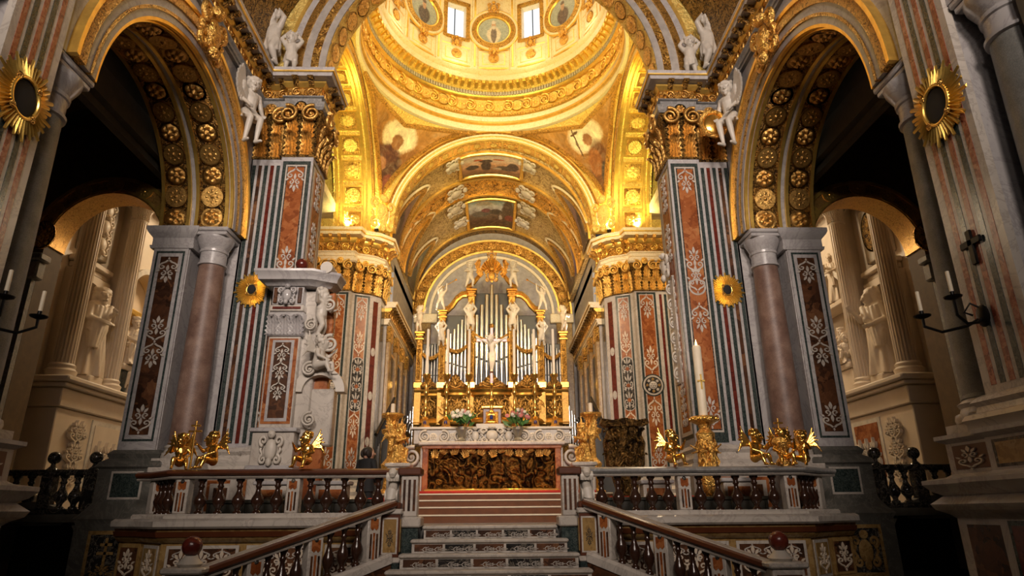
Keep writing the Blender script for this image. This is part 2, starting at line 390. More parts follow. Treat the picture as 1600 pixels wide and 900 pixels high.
def mk_cartouche():      # scrolled shield, unit tall, front -Y
    mb = MB(); mb.ell((0, -.1, .5), (.24, .16, .34), 16, 10)
    for s in (-1, 1):
        mb.tube([(s*x, -.14, z) for x, z in spiral(.3, .78, .17, 1.3, -pi/2, 1, 22)], [.065*(1-.5*i/22) for i in range(23)], 7)
        mb.tube([(s*x, -.12, z) for x, z in spiral(.27, .2, .15, 1.3, pi/2, -1, 22)], [.06*(1-.5*i/22) for i in range(23)], 7)
        mb.tube([(s*.34, -.08, .62), (s*.4, -.12, .5), (s*.3, -.1, .34)], [.03, .06, .03], 7)
    mb.ell((0, -.16, .98), (.16, .12, .13), 10, 8); mb.ell((0, -.2, .12), (.12, .1, .14), 10, 8); mb.ell((0, -.26, .98), (.05, .05, .05), 8, 6)
    return mb
palm = lambda m: shared('scroll_inlay', mk_palmette, m)
cand = lambda m: shared('candelabrum_inlay', mk_candelabrum, m)
acan = lambda m: shared('acanthus_leaf', mk_acanthus, m)
volu = lambda m: shared('volute', mk_volute, m)
brac = lambda m: shared('modillion', mk_bracket, m)
cart = lambda m: shared('cartouche', mk_cartouche, m)

def seg_items(path, spacing, pad=.12):       # points along a plan path with the outward (left) heading
    out = []
    for a, b in zip(path[:-1], path[1:]):
        a = Vector(a); b = Vector(b); L = (b-a).length
        if L < .12: continue
        d = (b-a)/L; n = max(1, int(round((L-2*pad*.5)/spacing)))
        rz = atan2(-d.y, -d.x)                # local -Y to the left of d
        for i in range(n): p = a+d*(L*(i+.5)/n); out.append((p, rz, Vector((-d.y, d.x)), L/n))
    return out
def entablature(parent, path, z0, h, over=.7, m_arch='grey_marble', m_frieze='gold_relief', m_corn='cool_marble', m_mod='dark_gold', spacing=.36, m_fz='antique_gold'):
    k = h
    a = MB().sweep([(-.2, z0), (.05, z0), (.05, z0+.08*k), (.09, z0+.09*k), (.09, z0+.19*k), (.15, z0+.22*k), (.15, z0+.25*k), (-.2, z0+.25*k)], path); part(a, 'architrave', m_arch, parent)
    part(MB().sweep([(-.2, z0+.25*k), (.07, z0+.25*k), (.05, z0+.4*k), (.07, z0+.56*k), (-.2, z0+.56*k)], path), 'frieze', m_frieze, parent)
    part(MB().sweep([(-.2, z0+.56*k), (.1, z0+.56*k), (.2, z0+.66*k), (.2, z0+.72*k), (-.2, z0+.72*k)], path), 'bed_moulding', 'trim_gold', parent)
    part(MB().sweep([(-.2, z0+.72*k), (over*.82, z0+.76*k), (over*.85, z0+.86*k), (over*.93, z0+.88*k), (over, z0+.96*k), (over, z0+k), (-.2, z0+k)], path), 'cornice', m_corn, parent)
    part(MB().sweep([(over*.88, z0+.865*k), (over*.97, z0+.875*k), (over*.98, z0+.9*k), (over*.88, z0+.885*k)], path), 'gilded_fillet', 'trim_gold', parent)
    fz = volu(m_fz)
    for i, (p, rz, nn, L) in enumerate(seg_items(path, .36*k+.06)):
        q = 1 if i % 2 else -1; put(fz, 'frieze_scroll', parent, (p.x+nn.x*.07, p.y+nn.y*.07, z0+.405*k), (0, 0, rz), (.27*k, .35*k, .27*k*q))
    me = brac(m_mod)
    for p, rz, nn, L in seg_items(path, spacing):
        put(me, 'modillion', parent, (p.x+nn.x*.18, p.y+nn.y*.18, z0+.755*k), (0, 0, rz), (L*.62, (over-.26), .30*k))
def capital(parent, path, z0, z1, mat='dark_gold', sp=.42, m_ab='grey_marble'):
    h = z1-z0
    part(MB().sweep([(-.2, z0), (.04, z0), (.07, z0+.02), (.07, z0+.05), (.03, z0+.07), (.03, z0+.6*h), (.16, z0+.84*h), (-.2, z0+.84*h)], path), 'bell', 'dark_gold', parent)
    part(MB().sweep([(-.2, z0+.86*h), (.16, z0+.86*h), (.22, z0+.9*h), (.22, z1), (-.2, z1)], path), 'abacus', m_ab, parent)
    me = acan(mat); vo = volu(mat)
    for row, (zz, hh, off) in enumerate(((z0+.04, h*.42, .02), (z0+.30*h, h*.46, .04))):
        for p, rz, nn, L in seg_items(path, sp if row == 0 else sp*1.15):
            put(me, 'acanthus_leaf', parent, (p.x+nn.x*off, p.y+nn.y*off, zz), (0, 0, rz), (L*1.25, hh*.95, hh))
    for p, rz, nn, L in seg_items(path, 1.0):
        d = Vector((-nn.y, nn.x))
        for q in (-1, 1):
            put(vo, 'volute', parent, (p.x+d.x*q*L*.36+nn.x*.22, p.y+d.y*q*L*.36+nn.y*.22, z0+.75*h), (0, 0, rz), (.30*h*q*-1, .32*h, .30*h))
        put(ros2(mat), 'fleuron', parent, (p.x+nn.x*.24, p.y+nn.y*.24, z0+.9*h), (pi/2, 0, rz), h*.1)
# ------------------------------------------------------------------ the building
ENT0, ENT1 = 11.62, 12.64          # main entablature
Y0, A, ZS = 23.05, 5.75, 12.64      # crossing centre, half side, springing of its arches
SAN = -.22                          # sanctuary floor
struct(MB().box(-15, 15, -10, 21, -1.9, -1.6), 'floor_nave', 'stone_dark')
struct(MB().box(-6.7, 6.7, 14.3, 16, -1.6, SAN).box(-8.4, 8.4, 15.9, 41, -1.6, SAN), 'floor_sanctuary', 'grey_marble')
# nave vault and the aisle ceilings (out of sight they just close the space)
struct(MB().arch([(0, -2), (0, 16.9), (.3, 16.9), (.3, -2)], 7.0, (0, 0, 12.6), 'y', n=40), 'ceiling_nave', 'dark_gold')
for s in (-1, 1):
    w = SIDE[s]
    # nave arcade wall: pier cores and the wall over the arch
    mb = MB()
    mb.box(8.0, 9.3, 6.95, 9.84, -1.6, 7.3); mb.box(7.03, 8.0, 7.85, 8.9, -1.6, 12.66); mb.box(7.03, 9.3, 6.9, 9.86, 7.3, 12.66)
    mb.box(8.0, 8.92, 16.14, 18.2, -1.6, 7.3); mb.box(7.0, 8.0, 16.9, 18.2, -1.6, 12.64)
    mb.archwall('x', 12.98, 3.14, 7.3, 12.66, 7.03, 8.92, 9.86, 16.12)
    mb.box(7.03, 8.92, 16.12, 18.2, 7.3, 12.66)
    wall = struct(mb, 'wall_nave_'+w, 'cool_marble', s)
    mb = MB(); mb.box(13.5, 13.8, 2, 18, -1.6, 12); mb.box(9.2, 13.8, 2, 2.3, -1.6, 12); mb.box(7.2, 9.4, 2, 6.9, -1.6, 12.6); mb.box(8.4, 13.6, 20, 20.3, -1.9, -.1); struct(mb, 'wall_aisle_'+w, 'stone_dark', s)  # near cross wall is unseen, added to keep the aisle dark
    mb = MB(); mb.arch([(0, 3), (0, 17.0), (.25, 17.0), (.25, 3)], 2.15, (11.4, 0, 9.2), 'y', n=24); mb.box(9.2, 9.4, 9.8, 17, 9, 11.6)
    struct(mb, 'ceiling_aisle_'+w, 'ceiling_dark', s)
    for yy in (11.2, 15.6):
        struct(MB().arch([(-.08, 0), (-.08, .8), (.1, .8), (.1, 0)], 2.15, (11.4, yy, 9.2), 'y', n=24), 'trim_vault_band_'+w, 'ceiling_brown', s)
    # wall between aisle and transept, with the small arch
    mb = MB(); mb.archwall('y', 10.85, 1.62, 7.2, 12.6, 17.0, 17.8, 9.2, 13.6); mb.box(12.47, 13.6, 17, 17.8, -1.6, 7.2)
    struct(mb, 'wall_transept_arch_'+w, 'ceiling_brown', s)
    # transept: end wall, far wall, ceiling
    struct(MB().box(13.5, 13.9, 17.8, 32, -1.6, 16), 'wall_transept_end_'+w, 'cream_marble', s)
    mb = MB(); mb.box(7.8, 13.6, 29.5, 30, -1.6, 16); struct(mb, 'wall_transept_far_'+w, 'stucco', s)
    struct(MB().box(7.5, 13.8, 17.6, 30, 13.6, 14), 'ceiling_transept_'+w, 'stucco', s)
    # triumphal pier core and choir pier core
    mb = MB(); mb.box(5.35, 7.05, 17.0, 18.2, SAN, ENT1); struct(mb, 'wall_triumphal_pier_'+w, 'white_marble', s)
    mb = MB(); mb.prism([(8.6, 28.4), (6.5, 28.4), (5.9, 29.0), (5.5, 29.7), (5.5, 30.6), (8.6, 30.6)], SAN, ENT1); struct(mb, 'wall_choir_pier_'+w, 'white_marble', s)
    # choir side wall with a window high up behind the pier
    mb = MB(); mb.box(5.2, 5.6, 30.6, 40.1, SAN, 10.0); mb.box(5.2, 5.6, 31.9, 40.1, 10.0, 12.4); mb.box(5.2, 5.6, 30.6, 40.1, 12.0, 13.4); mb.box(5.2, 5.6, 30.55, 30.7, 10, 12.2)
    struct(mb, 'wall_choir_'+w, 'grey_stucco', s)
    wn = root_struct('window_choir_'+w, s)
    part(MB().box(5.42, 5.45, 30.7, 31.9, 10, 12), 'pane', 'window_day', wn)
    part(MB().box(5.24, 5.3, 30.66, 31.9, 9.96, 10.06).box(5.24, 5.3, 30.66, 31.9, 11.96, 12.06).box(5.24, 5.3, 31.28, 31.33, 10, 12), 'window_frame', 'trim_gold', wn)
# triumphal arch wall, choir arch wall, transept arch walls
struct(MB().archwall('y', 0, 5.2, 13.1, 22, 16.95, 18.0, -7.4, 7.4, 48), 'wall_triumphal_arch', 'gold_stucco')
struct(MB().archwall('y', 0, 4.85, 13.15, 20.5, 28.85, 29.6, -8.6, 8.6, 48), 'wall_choir_arch', 'gold_stucco')
for s in (-1, 1):
    struct(MB().archwall('x', Y0, 5.15, ZS+.02, 20.5, 5.85, 7.6, 17.6, 29.0, 48), 'wall_transept_arch_high_'+SIDE[s], 'gold_stucco', s)
# choir vault and end wall
CX = -.14
struct(MB().arch([(0, 29.6), (0, 40.2), (.25, 40.2), (.25, 29.6)], 5.0, (CX, 0, 12.9), 'y', n=48), 'ceiling_choir', 'vault_gold')
struct(MB().box(-5.6, 5.6, 40.0, 40.4, SAN, 18.5), 'wall_apse', 'grey_stucco')
# pendentives
def pend(u, v, sx, sy, off=0):
    ph = radians(90)*u; r0_ = A; r1_ = min(A/max(cos(ph), sin(ph), 1e-6), A*1.41421)
    r = r0_+(r1_-r0_)*v; Rs = A*1.41421
    z = sqrt(max(0, Rs*Rs-r*r)); k = (Rs-off)/Rs
    return (sx*r*cos(ph)*k, Y0+sy*r*sin(ph)*k, ZS+z*k)
for s in (-1, 1):
    for q, nm in ((1, 'far'), (-1, 'near')):
        mb = MB(); mb.grid(lambda u, v: pend(u, v, 1, q), 40, 14, False); struct(mb, 'wall_pendentive_%s_%s' % (nm, SIDE[s]), 'gold_stucco', s)
# drum: ring of mouldings in the colours of the photo, from the pendentives up
def ring(name, prof, mat, n=128): return struct(MB().lathe(prof, n, (0, Y0, 0)), name, mat)
DR = 5.72
def loop_prof(p): return p+[p[0]]
ringroot = root_struct('trim_drum')
def rp(name, prof, mat, n=128): return part(MB().lathe(prof+[(prof[-1][0]+.3, prof[-1][1]), (prof[0][0]+.3, prof[0][1]), prof[0]], n, (0, Y0, 0), cap=False), name, mat, ringroot)
rp('lower_moulding', [(5.85, 18.42), (5.62, 18.45), (5.58, 18.6), (5.66, 18.66), (5.66, 18.8)], 'cream_stucco')
rp('gilded_torus', [(5.68, 18.8), (5.56, 18.86), (5.54, 18.96), (5.64, 19.04)], 'trim_gold')
rp('white_band', [(5.66, 19.04), (5.64, 19.3)], 'cream_stucco')
rp('bead_band', [(5.66, 19.3), (5.58, 19.36), (5.58, 19.46), (5.66, 19.5)], 'trim_gold')
rp('frieze', [(5.70, 19.5), (5.70, 20.34)], 'gold_stucco')
rp('bed_moulding', [(5.70, 20.34), (5.58, 20.4), (5.52, 20.5)], 'trim_gold')
rp('dentil_band', [(5.56, 20.5), (5.56, 20.74)], 'cream_stucco')
rp('soffit', [(5.5, 20.74), (5.45, 20.8), (5.42, 21.0), (5.1, 21.16)], 'gold_stucco')
rp('corona', [(5.08, 21.14), (5.06, 21.42), (4.98, 21.5), (4.92, 21.64), (5.3, 21.7)], 'cream_stucco')
for i in range(46):
    a = radians(-22+i*224/45)
    c, sn = cos(a), sin(a)
    put(volu('trim_gold') if i % 2 else ros('trim_gold'), 'frieze_scroll', ringroot, (5.64*c, Y0+5.64*sn, 19.92), (0 if i % 2 else pi/2, 0, a-pi/2), (.62, .5, .62) if i % 2 else (.33, .33, .3))
for i in range(58):
    a = radians(-22+i*224/57); put(brac('trim_gold'), 'modillion', ringroot, (5.44*cos(a), Y0+5.44*sin(a), 21.1), (0, 0, a-pi/2), (.30, .34, .42))
dm = MB()
for i in range(150):
    a = radians(-25+i*230/149); b = MB().box(-.05, .05, -.07, .02, 0, .2)
    dm.add([((5.55+y)*cos(a)-x*sin(a), Y0+(5.55+y)*sin(a)+x*cos(a), 20.52+z) for x, y, z in b.v], b.f)
d = part(dm, 'dentil_row', 'white_marble', ringroot); d['kind'] = 'stuff'
bd = MB()
for i in range(170):
    a = radians(-25+i*230/169); bd.ell((5.57*cos(a), Y0+5.57*sin(a), 19.41), .055, 6, 4)
d = part(bd, 'bead_row', 'gold', ringroot); d['kind'] = 'stuff'
# drum wall with its window openings, dome above
DW = 5.12
WIN = [radians(90+k*45-22.5) for k in range(8)]
nA = 256; zs = [21.6, 22.3, 23.0, 23.62, 24.2, 24.9, 25.66, 26.4, 27.2]
def inwin(a, z):
    return 23.61 < z < 25.67 and any(abs(((a-w+pi) % (2*pi))-pi) < radians(5.62) for w in WIN)
mb = MB(); vs = []; fs = []
for i in range(nA):
    for z in zs: vs.append((DW*cos(2*pi*i/nA), Y0+DW*sin(2*pi*i/nA), z))
k = len(zs)
for i in range(nA):
    for j in range(k-1):
        if not inwin(2*pi*(i+.5)/nA, (zs[j]+zs[j+1])/2): fs.append((i*k+j, ((i+1) % nA)*k+j, ((i+1) % nA)*k+j+1, i*k+j+1))
mb.add(vs, fs); struct(mb, 'wall_drum', 'cream_stucco')
struct(MB().lathe([(5.12*cos(pi/2*i/14)+.0001, 27.2+5.4*sin(pi/2*i/14)) for i in range(15)], 64, (0, Y0, 0), cap=False), 'ceiling_dome', 'cream_stucco')
struct(MB().lathe([(5.8, 18.5), (6.1, 18.5), (6.1, 27.4), (5.14, 27.4), (5.5, 27.3), (5.75, 21.6)], 48, (0, Y0, 0), cap=False), 'wall_drum_outer', 'stone_dark')
# ------------------------------------------------------------------ nave arcades and piers (built for the right, mirrored by s)
def slab(mb, o, d, n, a0, a1, z0, z1, t0, t1):      # oriented box: origin o, direction d, outward n (plan), a along d, t along n
    vs = []
    for z in (z0, z1):
        for a, t in ((a0, t0), (a1, t0), (a1, t1), (a0, t1)): vs.append((o[0]+d[0]*a+n[0]*t, o[1]+d[1]*a+n[1]*t, z))
    return mb.add(vs, [(0,3,2,1),(4,5,6,7),(0,1,5,4),(1,2,6,5),(2,3,7,6),(3,0,4,7)])
class Face:
    def __init__(s, parent, p0, p1):                 # plan segment, outward to the left of p0->p1
        s.par = parent; s.o = Vector(p0); v = Vector(p1)-s.o; s.L = v.length; s.d = v/s.L; s.n = Vector((-s.d.y, s.d.x)); s.rz = atan2(s.n.x, -s.n.y)
    def slab(s, name, mat, a0, a1, z0, z1, t=.01, t0=-.02): return part(slab(MB(), s.o, s.d, s.n, a0, a1, z0, z1, t0, t), name, mat, s.par)
    def at(s, a, t, z): p = s.o+s.d*a+s.n*t; return (p.x, p.y, z)
    def orn(s, me, name, a, z, sc, t=.0, flip=False): return put(me, name, s.par, s.at(a, t, z), (0, pi if flip else 0, s.rz), sc)
    def disc(s, name, mat, a, z, r, t, n=32):
        c = s.o+s.d*a; mb = MB(); vs = []
        for tt in (-.01, t):
            for i in range(n): vs.append((c.x+s.d.x*r*cos(2*pi*i/n)+s.n.x*tt, c.y+s.d.y*r*cos(2*pi*i/n)+s.n.y*tt, z+r*sin(2*pi*i/n)))
        mb.add(vs, [tuple(range(n)), tuple(range(n, 2*n))]+[(i, (i+1) % n, n+(i+1) % n, n+i) for i in range(n)]); return part(mb, name, mat, s.par)
def column(label, x, y, s, mat, r=.36, z0=1.1, zt=7.3, grp=None):
    t = thing('column', label, 'column', (s*x, y, 0), s, grp)
    part(MB().box(-.5, .5, -.5, .5, z0, z0+.14), 'plinth', 'white_marble', t)
    part(MB().lathe([(r*1.36, z0+.14), (r*1.4, z0+.2), (r*1.36, z0+.27), (r*1.2, z0+.3), (r*1.14, z0+.36), (r*1.24, z0+.42), (r*1.08, z0+.47), (r, z0+.5)], 32), 'base', 'white_marble', t)
    hh = zt-z0
    part(MB().lathe([(r*1.05, z0+.5), (r, z0+.56)]+[(r*(1-.13*(k/10)**1.8), z0+.56+(zt-1.0-z0-.56)*k/10) for k in range(11)], 40), 'shaft', mat, t)
    rr = r*.88
    part(MB().lathe([(rr, zt-1.02), (rr*1.12, zt-1.0), (rr*1.14, zt-.95), (rr*1.02, zt-.93), (rr*1.02, zt-.66), (rr*1.1, zt-.64), (rr*1.12, zt-.58), (rr*1.05, zt-.56), (rr*1.16, zt-.48), (rr*1.42, zt-.3), (rr*1.46, zt-.22)], 40), 'capital', 'cool_marble', t)
    part(MB().bev(-.44, .44, -.44, .44, zt-.22, zt-.12, .02).bev(-.48, .48, -.48, .48, zt-.12, zt, .03), 'abacus', 'cool_marble', t)
    return t
AC, AR, AZ = 12.98, 3.12, 7.3
for s in (-1, 1):
    w = SIDE[s]
    # --- arch: moulded archivolt on the nave face and two rosette bands on the soffit
    ar = root_struct('trim_arcade_arch_'+w, s)
    F = 7.03
    for nm, a, b, d, m in (('inner_fillet', -.02, .05, .03, 'trim_gold'), ('white_band', .05, .2, .05, 'cool_marble'), ('leaf_moulding', .2, .27, .09, 'gold_fine'), ('white_fascia', .27, .46, .08, 'cool_marble'),
                           ('gilded_ornament_band', .46, .7, .13, 'gold_fine'), ('outer_fillet', .7, .8, .17, 'trim_gold')):
        part(MB().arch([(a, .05), (a, -d), (b, -d-.01), (b, .05)], AR, (F, AC, AZ), 'x', n=64), nm, m, ar)
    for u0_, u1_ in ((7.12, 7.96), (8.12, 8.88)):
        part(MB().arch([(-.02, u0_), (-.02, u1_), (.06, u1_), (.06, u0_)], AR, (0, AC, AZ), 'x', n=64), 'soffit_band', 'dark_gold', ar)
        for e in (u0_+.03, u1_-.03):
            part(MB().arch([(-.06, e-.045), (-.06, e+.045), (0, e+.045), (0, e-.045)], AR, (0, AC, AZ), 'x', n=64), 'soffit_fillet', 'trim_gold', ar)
        for i in range(17):
            a = pi*(i+.5)/17; nrm = Vector((0, -cos(a), -sin(a)))
            put(ros('antique_gold') if i % 2 else ros2('antique_gold'), 'rosette', ar, ((u0_+u1_)/2, AC+AR*.99*cos(a), AZ+AR*.99*sin(a)), nrm.to_track_quat('Z', 'X').to_euler(), (.29, .29, .26))
    k = put(cart('gold'), 'keystone_cartouche', ar, (6.92, AC, AZ+AR-.12), (0, 0, -pi/2), 1.35)
    # --- the striped near pilaster
    pl = thing('striped_pilaster', 'near white pilaster with red and green marble stripes at %s edge' % w, 'pilaster', (0, 0, 0), s)
    f = Face(pl, (6.98, 7.82), (6.98, 8.89))
    f.slab('shaft', 'white_marble', 0, f.L, 1.5, 11.6, .02, -.1)
    for i in range(5): f.slab('stripe', ('red_marble', 'green_marble')[i % 2], .13+i*.172, .228+i*.172, 1.62, 11.0, .026)
    part(MB().sweep([(-.1, 1.0), (.2, 1.0), (.2, 1.12), (.24, 1.18), (.2, 1.25), (.1, 1.28), (.08, 1.36), (.14, 1.42), (.08, 1.48), (.02, 1.52), (-.1, 1.52)], [(6.98, 7.75), (6.98, 8.95), (7.3, 8.95)]), 'base', 'white_marble', pl)
    pd = thing('pier_pedestal', 'tall inlaid pedestal under the near striped pilaster at %s edge' % w, 'pedestal', (0, 0, 0), s)
    pp = [(6.86, 6.6), (6.86, 8.98), (6.98, 8.98), (6.98, 9.98), (8.1, 9.98)]
    part(MB().sweep([(-1.1, -1.6), (.14, -1.6), (.14, -1.2), (.04, -1.1), (.04, -.12), (.1, -.06), (.22, .0), (.26, .08), (.12, .2), (.22, .26), (.30, .36), (.30, .42), (.06, .46), (.0, .5), (.0, .94), (.1, 1.0), (.1, 1.06), (-.8, 1.06)], pp), 'body', 'cool_marble', pd)
    f = Face(pd, (6.86, 6.6), (6.86, 8.98))
    f.slab('red_white_panel', 'yellow_marble', .9, 2.2, .58, .86, .012); f.slab('panel_border', 'black_marble', .84, 2.26, .54, .9, .007)
    for a in (.4, 1.0, 1.5, 1.95): f.slab('lower_stripe', 'wine_marble', a, a+.26, -1.0, -.2, .055); f.slab('lower_stripe_border', 'green_marble', a-.06, a+.32, -1.06, -.14, .048)
    f2 = Face(pd, (6.98, 8.98), (6.98, 9.98))
    f2.slab('wine_panel', 'walnut', .14, .86, .56, .9, .01); f2.orn(palm('white_marble'), 'scroll_inlay', .5, .58, (.5, .5, .2), .012)
    f2.slab('lower_wine_panel', 'dark_breccia', .15, .85, -1.0, -.2, .05)
    # --- columns of the two piers
    column('grey granite column carrying the arch at the near pier, %s' % w, 7.5, 9.42, s, 'grey_granite', .40, 1.06, grp=None)
    if s == 1: column('nearest thick grey granite column at the right edge', 7.5, 7.32, s, 'grey_granite', .40, 1.06)
    column('red granite column carrying the far end of the %s arch' % w, 7.5, 16.45, s, 'red_granite', .37, 1.15)
    # --- dark jamb pilaster beside the far column
    jp = thing('jamb_pilaster', 'dark breccia pilaster with white scroll inlays under the %s arch' % w, 'pilaster', (0, 0, 0), s)
    f = Face(jp, (8.94, 16.14), (8.0, 16.14))
    f.slab('shaft', 'cool_marble', .02, f.L-.02, 1.5, 6.75, .05, -.05); f.slab('green_border', 'green_marble', .1, f.L-.1, 1.7, 6.62, .056)
    f.slab('white_border', 'cool_marble', .15, f.L-.15, 1.75, 6.56, .06); f.slab('breccia_panel', 'dark_breccia', .24, f.L-.24, 1.85, 6.46, .066)
    a = f.L/2
    f.orn(palm('white_marble'), 'scroll_inlay', a, 6.35, (.5, .4, .42), .066, True); f.orn(palm('white_marble'), 'scroll_inlay', a, 4.2, (.5, .4, .42), .066); f.orn(palm('white_marble'), 'scroll_inlay', a, 4.1, (.5, .4, .42), .066, True)
    f.orn(palm('white_marble'), 'scroll_inlay', a, 1.95, (.5, .4, .42), .066)
    path = [(8.94, 17.4), (8.94, 16.14), (7.98, 16.14), (7.98, 16.9)]
    part(MB().sweep([(-.3, 6.7), (.08, 6.7), (.1, 6.78), (.06, 6.8), (.06, 7.0), (.16, 7.12), (.2, 7.2), (.2, 7.3), (-.3, 7.3)], path), 'impost', 'cool_marble', jp)
    part(MB().sweep([(-.3, -1.6), (.4, -1.6), (.4, -.15), (.46, -.05), (.34, .1), (.28, .2), (.22, .3), (.22, 1.05), (.28, 1.1), (.24, 1.2), (.1, 1.3), (.14, 1.4), (.05, 1.5), (-.3, 1.5)], path), 'pedestal', 'dark_pedestal', jp)
    g = Face(jp, (8.94, 15.92), (8.0, 15.92)); g.slab('pedestal_panel', 'green_marble', .15, f.L-.15, .42, .95, .012); g.slab('pedestal_border', 'white_marble', .1, f.L-.1, .37, 1.0, .006)
    g = Face(jp, (9.2, 15.74), (7.7, 15.74)); g.slab('lower_border', 'yellow_marble', .2, 1.1, -1.4, -.3, .008); g.slab('lower_panel', 'black_marble', .28, 1.02, -1.32, -.38, .016)
    if s < 0:
        for a0, a1, z0, z1 in ((.62, .68, -1.1, -.45), (.52, .78, -.62, -.56), (.47, .83, -.8, -.74)): g.slab('inlaid_cross', 'yellow_marble', a0, a1, z0, z1, .026)
        g.orn(palm('yellow_marble'), 'scroll_inlay', .65, -1.28, (.5, .4, .2), .02)
    else: g.orn(cart('yellow_marble'), 'inlaid_shield', .65, -1.25, (.7, .12, .75), .016)
    # --- triumphal pier: striped pilaster, panelled pilaster, capitals
    tp = thing('triumphal_pier', 'tall inlaid marble pier with gilded capital on the %s of the crossing' % w, 'pier', (0, 0, 0), s)
    path = [(7.05, 16.9), (6.12, 16.9), (6.12, 16.75), (5.2, 16.75), (5.2, 18.1)]
    part(MB().sweep([(-.3, 1.6), (.0, 1.6), (.0, 9.86), (-.3, 9.86)], path), 'shaft', 'cool_marble', tp)
    f = Face(tp, (7.05, 16.9), (6.12, 16.9))
    for i, m in enumerate(('green_marble', 'dark_breccia', 'green_marble', 'wine_marble', 'green_marble')): f.slab('stripe', m, .06+i*.175, .16+i*.175, 1.72, 9.66, .012)
    f = Face(tp, (6.12, 16.75), (5.2, 16.75))
    f.slab('green_border', 'green_marble', .06, f.L-.06, 1.66, 9.72, .008); f.slab('white_border', 'white_marble', .16, f.L-.16, 1.92, 9.6, .014); f.slab('dark_line', 'black_marble', .2, f.L-.2, 1.97, 9.55, .018)
    f.slab('orange_panel', 'orange_marble', .23, f.L-.23, 2.0, 9.52, .024)
    a = f.L/2
    for z, fl in ((9.46, True), (2.1, False), (5.75, False), (5.3, True), (6.3, False)): f.orn(palm('white_marble'), 'scroll_inlay', a, z, (.46, .4, .5), .024, fl)
    if s == 1:
        f.disc('rondel', 'white_marble', a, 5.85, .24, .03); f.disc('rondel_inlay', 'orange_marble', a, 5.85, .19, .04)
    f = Face(tp, (5.2, 16.75), (5.2, 18.1))
    f.slab('green_border', 'green_marble', .08, 1.2, 1.8, 9.72, .008); f.slab('white_border', 'white_marble', .14, 1.14, 1.9, 9.62, .014); f.slab('orange_panel', 'orange_marble', .3, .98, 2.0, 9.52, .02)
    for z in (8.4, 6.8, 5.2, 3.6, 2.1): f.orn(cand('white_marble'), 'candelabrum_inlay', .64, z, (.5, .4, .42), .02)
    part(MB().sweep([(-.3, SAN), (.2, SAN), (.2, .9), (.24, 1.0), (.2, 1.1), (.14, 1.15), (.16, 1.25), (.1, 1.32), (.06, 1.42), (.12, 1.5), (.0, 1.62), (-.3, 1.62)], path), 'base', 'white_marble', tp)
    for p0, p1 in ((path[0], path[1]), (path[2], path[3])):
        f = Face(tp, p0, p1); f.slab('base_panel_border', 'orange_marble', .12, f.L-.12, .1, .82, .21); f.slab('base_panel', 'white_marble', .2, f.L-.2, .18, .74, .218); f.slab('base_panel_centre', 'dark_breccia', .3, f.L-.3, .28, .64, .226)
    capital(tp, path, 9.86, ENT0, 'antique_gold', .34)
    # --- main entablature: along the nave wall, breaking round the pier
    en = root_struct('trim_entablature_'+w, s)
    entablature(en, [(6.98, 9.0), (6.98, 16.9), (6.12, 16.9), (6.12, 16.75), (5.2, 16.75), (5.2, 18.1)], ENT0, ENT1-ENT0, .5, spacing=.40)
    # --- mouldings of the triumphal arch seen from the nave
ta = root_struct('trim_triumphal_arch')
for nm, a, b, d, m in (('inner_fascia', 0, .2, .04, 'grey_stucco'), ('gilded_rinceau', .2, .42, .1, 'gold_relief'), ('middle_fascia', .42, .68, .08, 'grey_stucco'), ('gilded_leaf_band', .68, .88, .16, 'gold_fine'), ('outer_fascia', .88, 1.1, .12, 'cool_marble'), ('outer_fillet', 1.1, 1.18, .2, 'trim_gold')):
    part(MB().arch([(a, .05), (a, -d), (b, -d-.02), (b, .05)], 5.2, (0, 16.95, 13.1), 'y', n=72), nm, m, ta)
    for s in (-1, 1): part(MB().box(min(s*(5.2+a), s*(5.2+b)), max(s*(5.2+a), s*(5.2+b)), 16.95-d, 17.0, ENT1, 13.1), nm+'_foot', m, ta)
for i in range(24):
    a = pi*(i+.5)/24; nrm = Vector((-cos(a), 0, -sin(a)))
    put(ros('gold_fine'), 'rosette', ta, (5.18*cos(a), 17.45, 13.1+5.18*sin(a)), nrm.to_track_quat('Z', 'Y').to_euler(), (.34, .3, .16))
# ------------------------------------------------------------------ pictures
painting('pic_saint_robe', [(.05, .025, .012), (.08, .03, .012), (.30, .12, .02), (.55, .28, .06)], [(.5, .80, .26, .17, (.98, .86, .58)), (.44, .40, .27, .34, (.06, .02, .016), 14), (.40, .58, .2, .12, (.10, .03, .024), 25), (.36, .48, .12, .09, (.40, .18, .09), 30), (.55, .3, .1, .12, (.22, .05, .035)), (.50, .74, .075, .08, (.34, .15, .05)), (.44, .12, .14, .14, (.05, .05, .03))], 4, .14)
painting('pic_saint_cross', [(.05, .025, .012), (.14, .07, .02), (.36, .16, .03), (.55, .28, .06)], [(.5, .82, .26, .17, (.98, .88, .62)), (.55, .42, .18, .36, (.16, .06, .02), -8), (.5, .55, .1, .16, (.34, .12, .03)), (.62, .34, .1, .2, (.05, .05, .05)), (.5, .78, .06, .07, (.40, .18, .07)), (.36, .80, .012, .17, (.12, .06, .02)), (.36, .88, .06, .014, (.12, .06, .02)), (.56, .12, .12, .12, (.10, .08, .04))], 4, .12)
painting('pic_monks', [(.06, .04, .03), (.34, .18, .09), (.80, .48, .28), (.85, .78, .70), (.70, .74, .78)], [(.2, .42, .12, .12, (.03, .03, .03)), (.42, .45, .09, .26, (.02, .02, .025)), (.42, .66, .12, .08, (.03, .03, .035)), (.72, .35, .16, .12, (.08, .07, .06)), (.85, .45, .1, .2, (.05, .04, .04)), (.3, .72, .08, .04, (.60, .14, .04)), (.62, .72, .10, .04, (.60, .15, .05)), (.6, .3, .08, .06, (.5, .42, .34))], 6, .1)
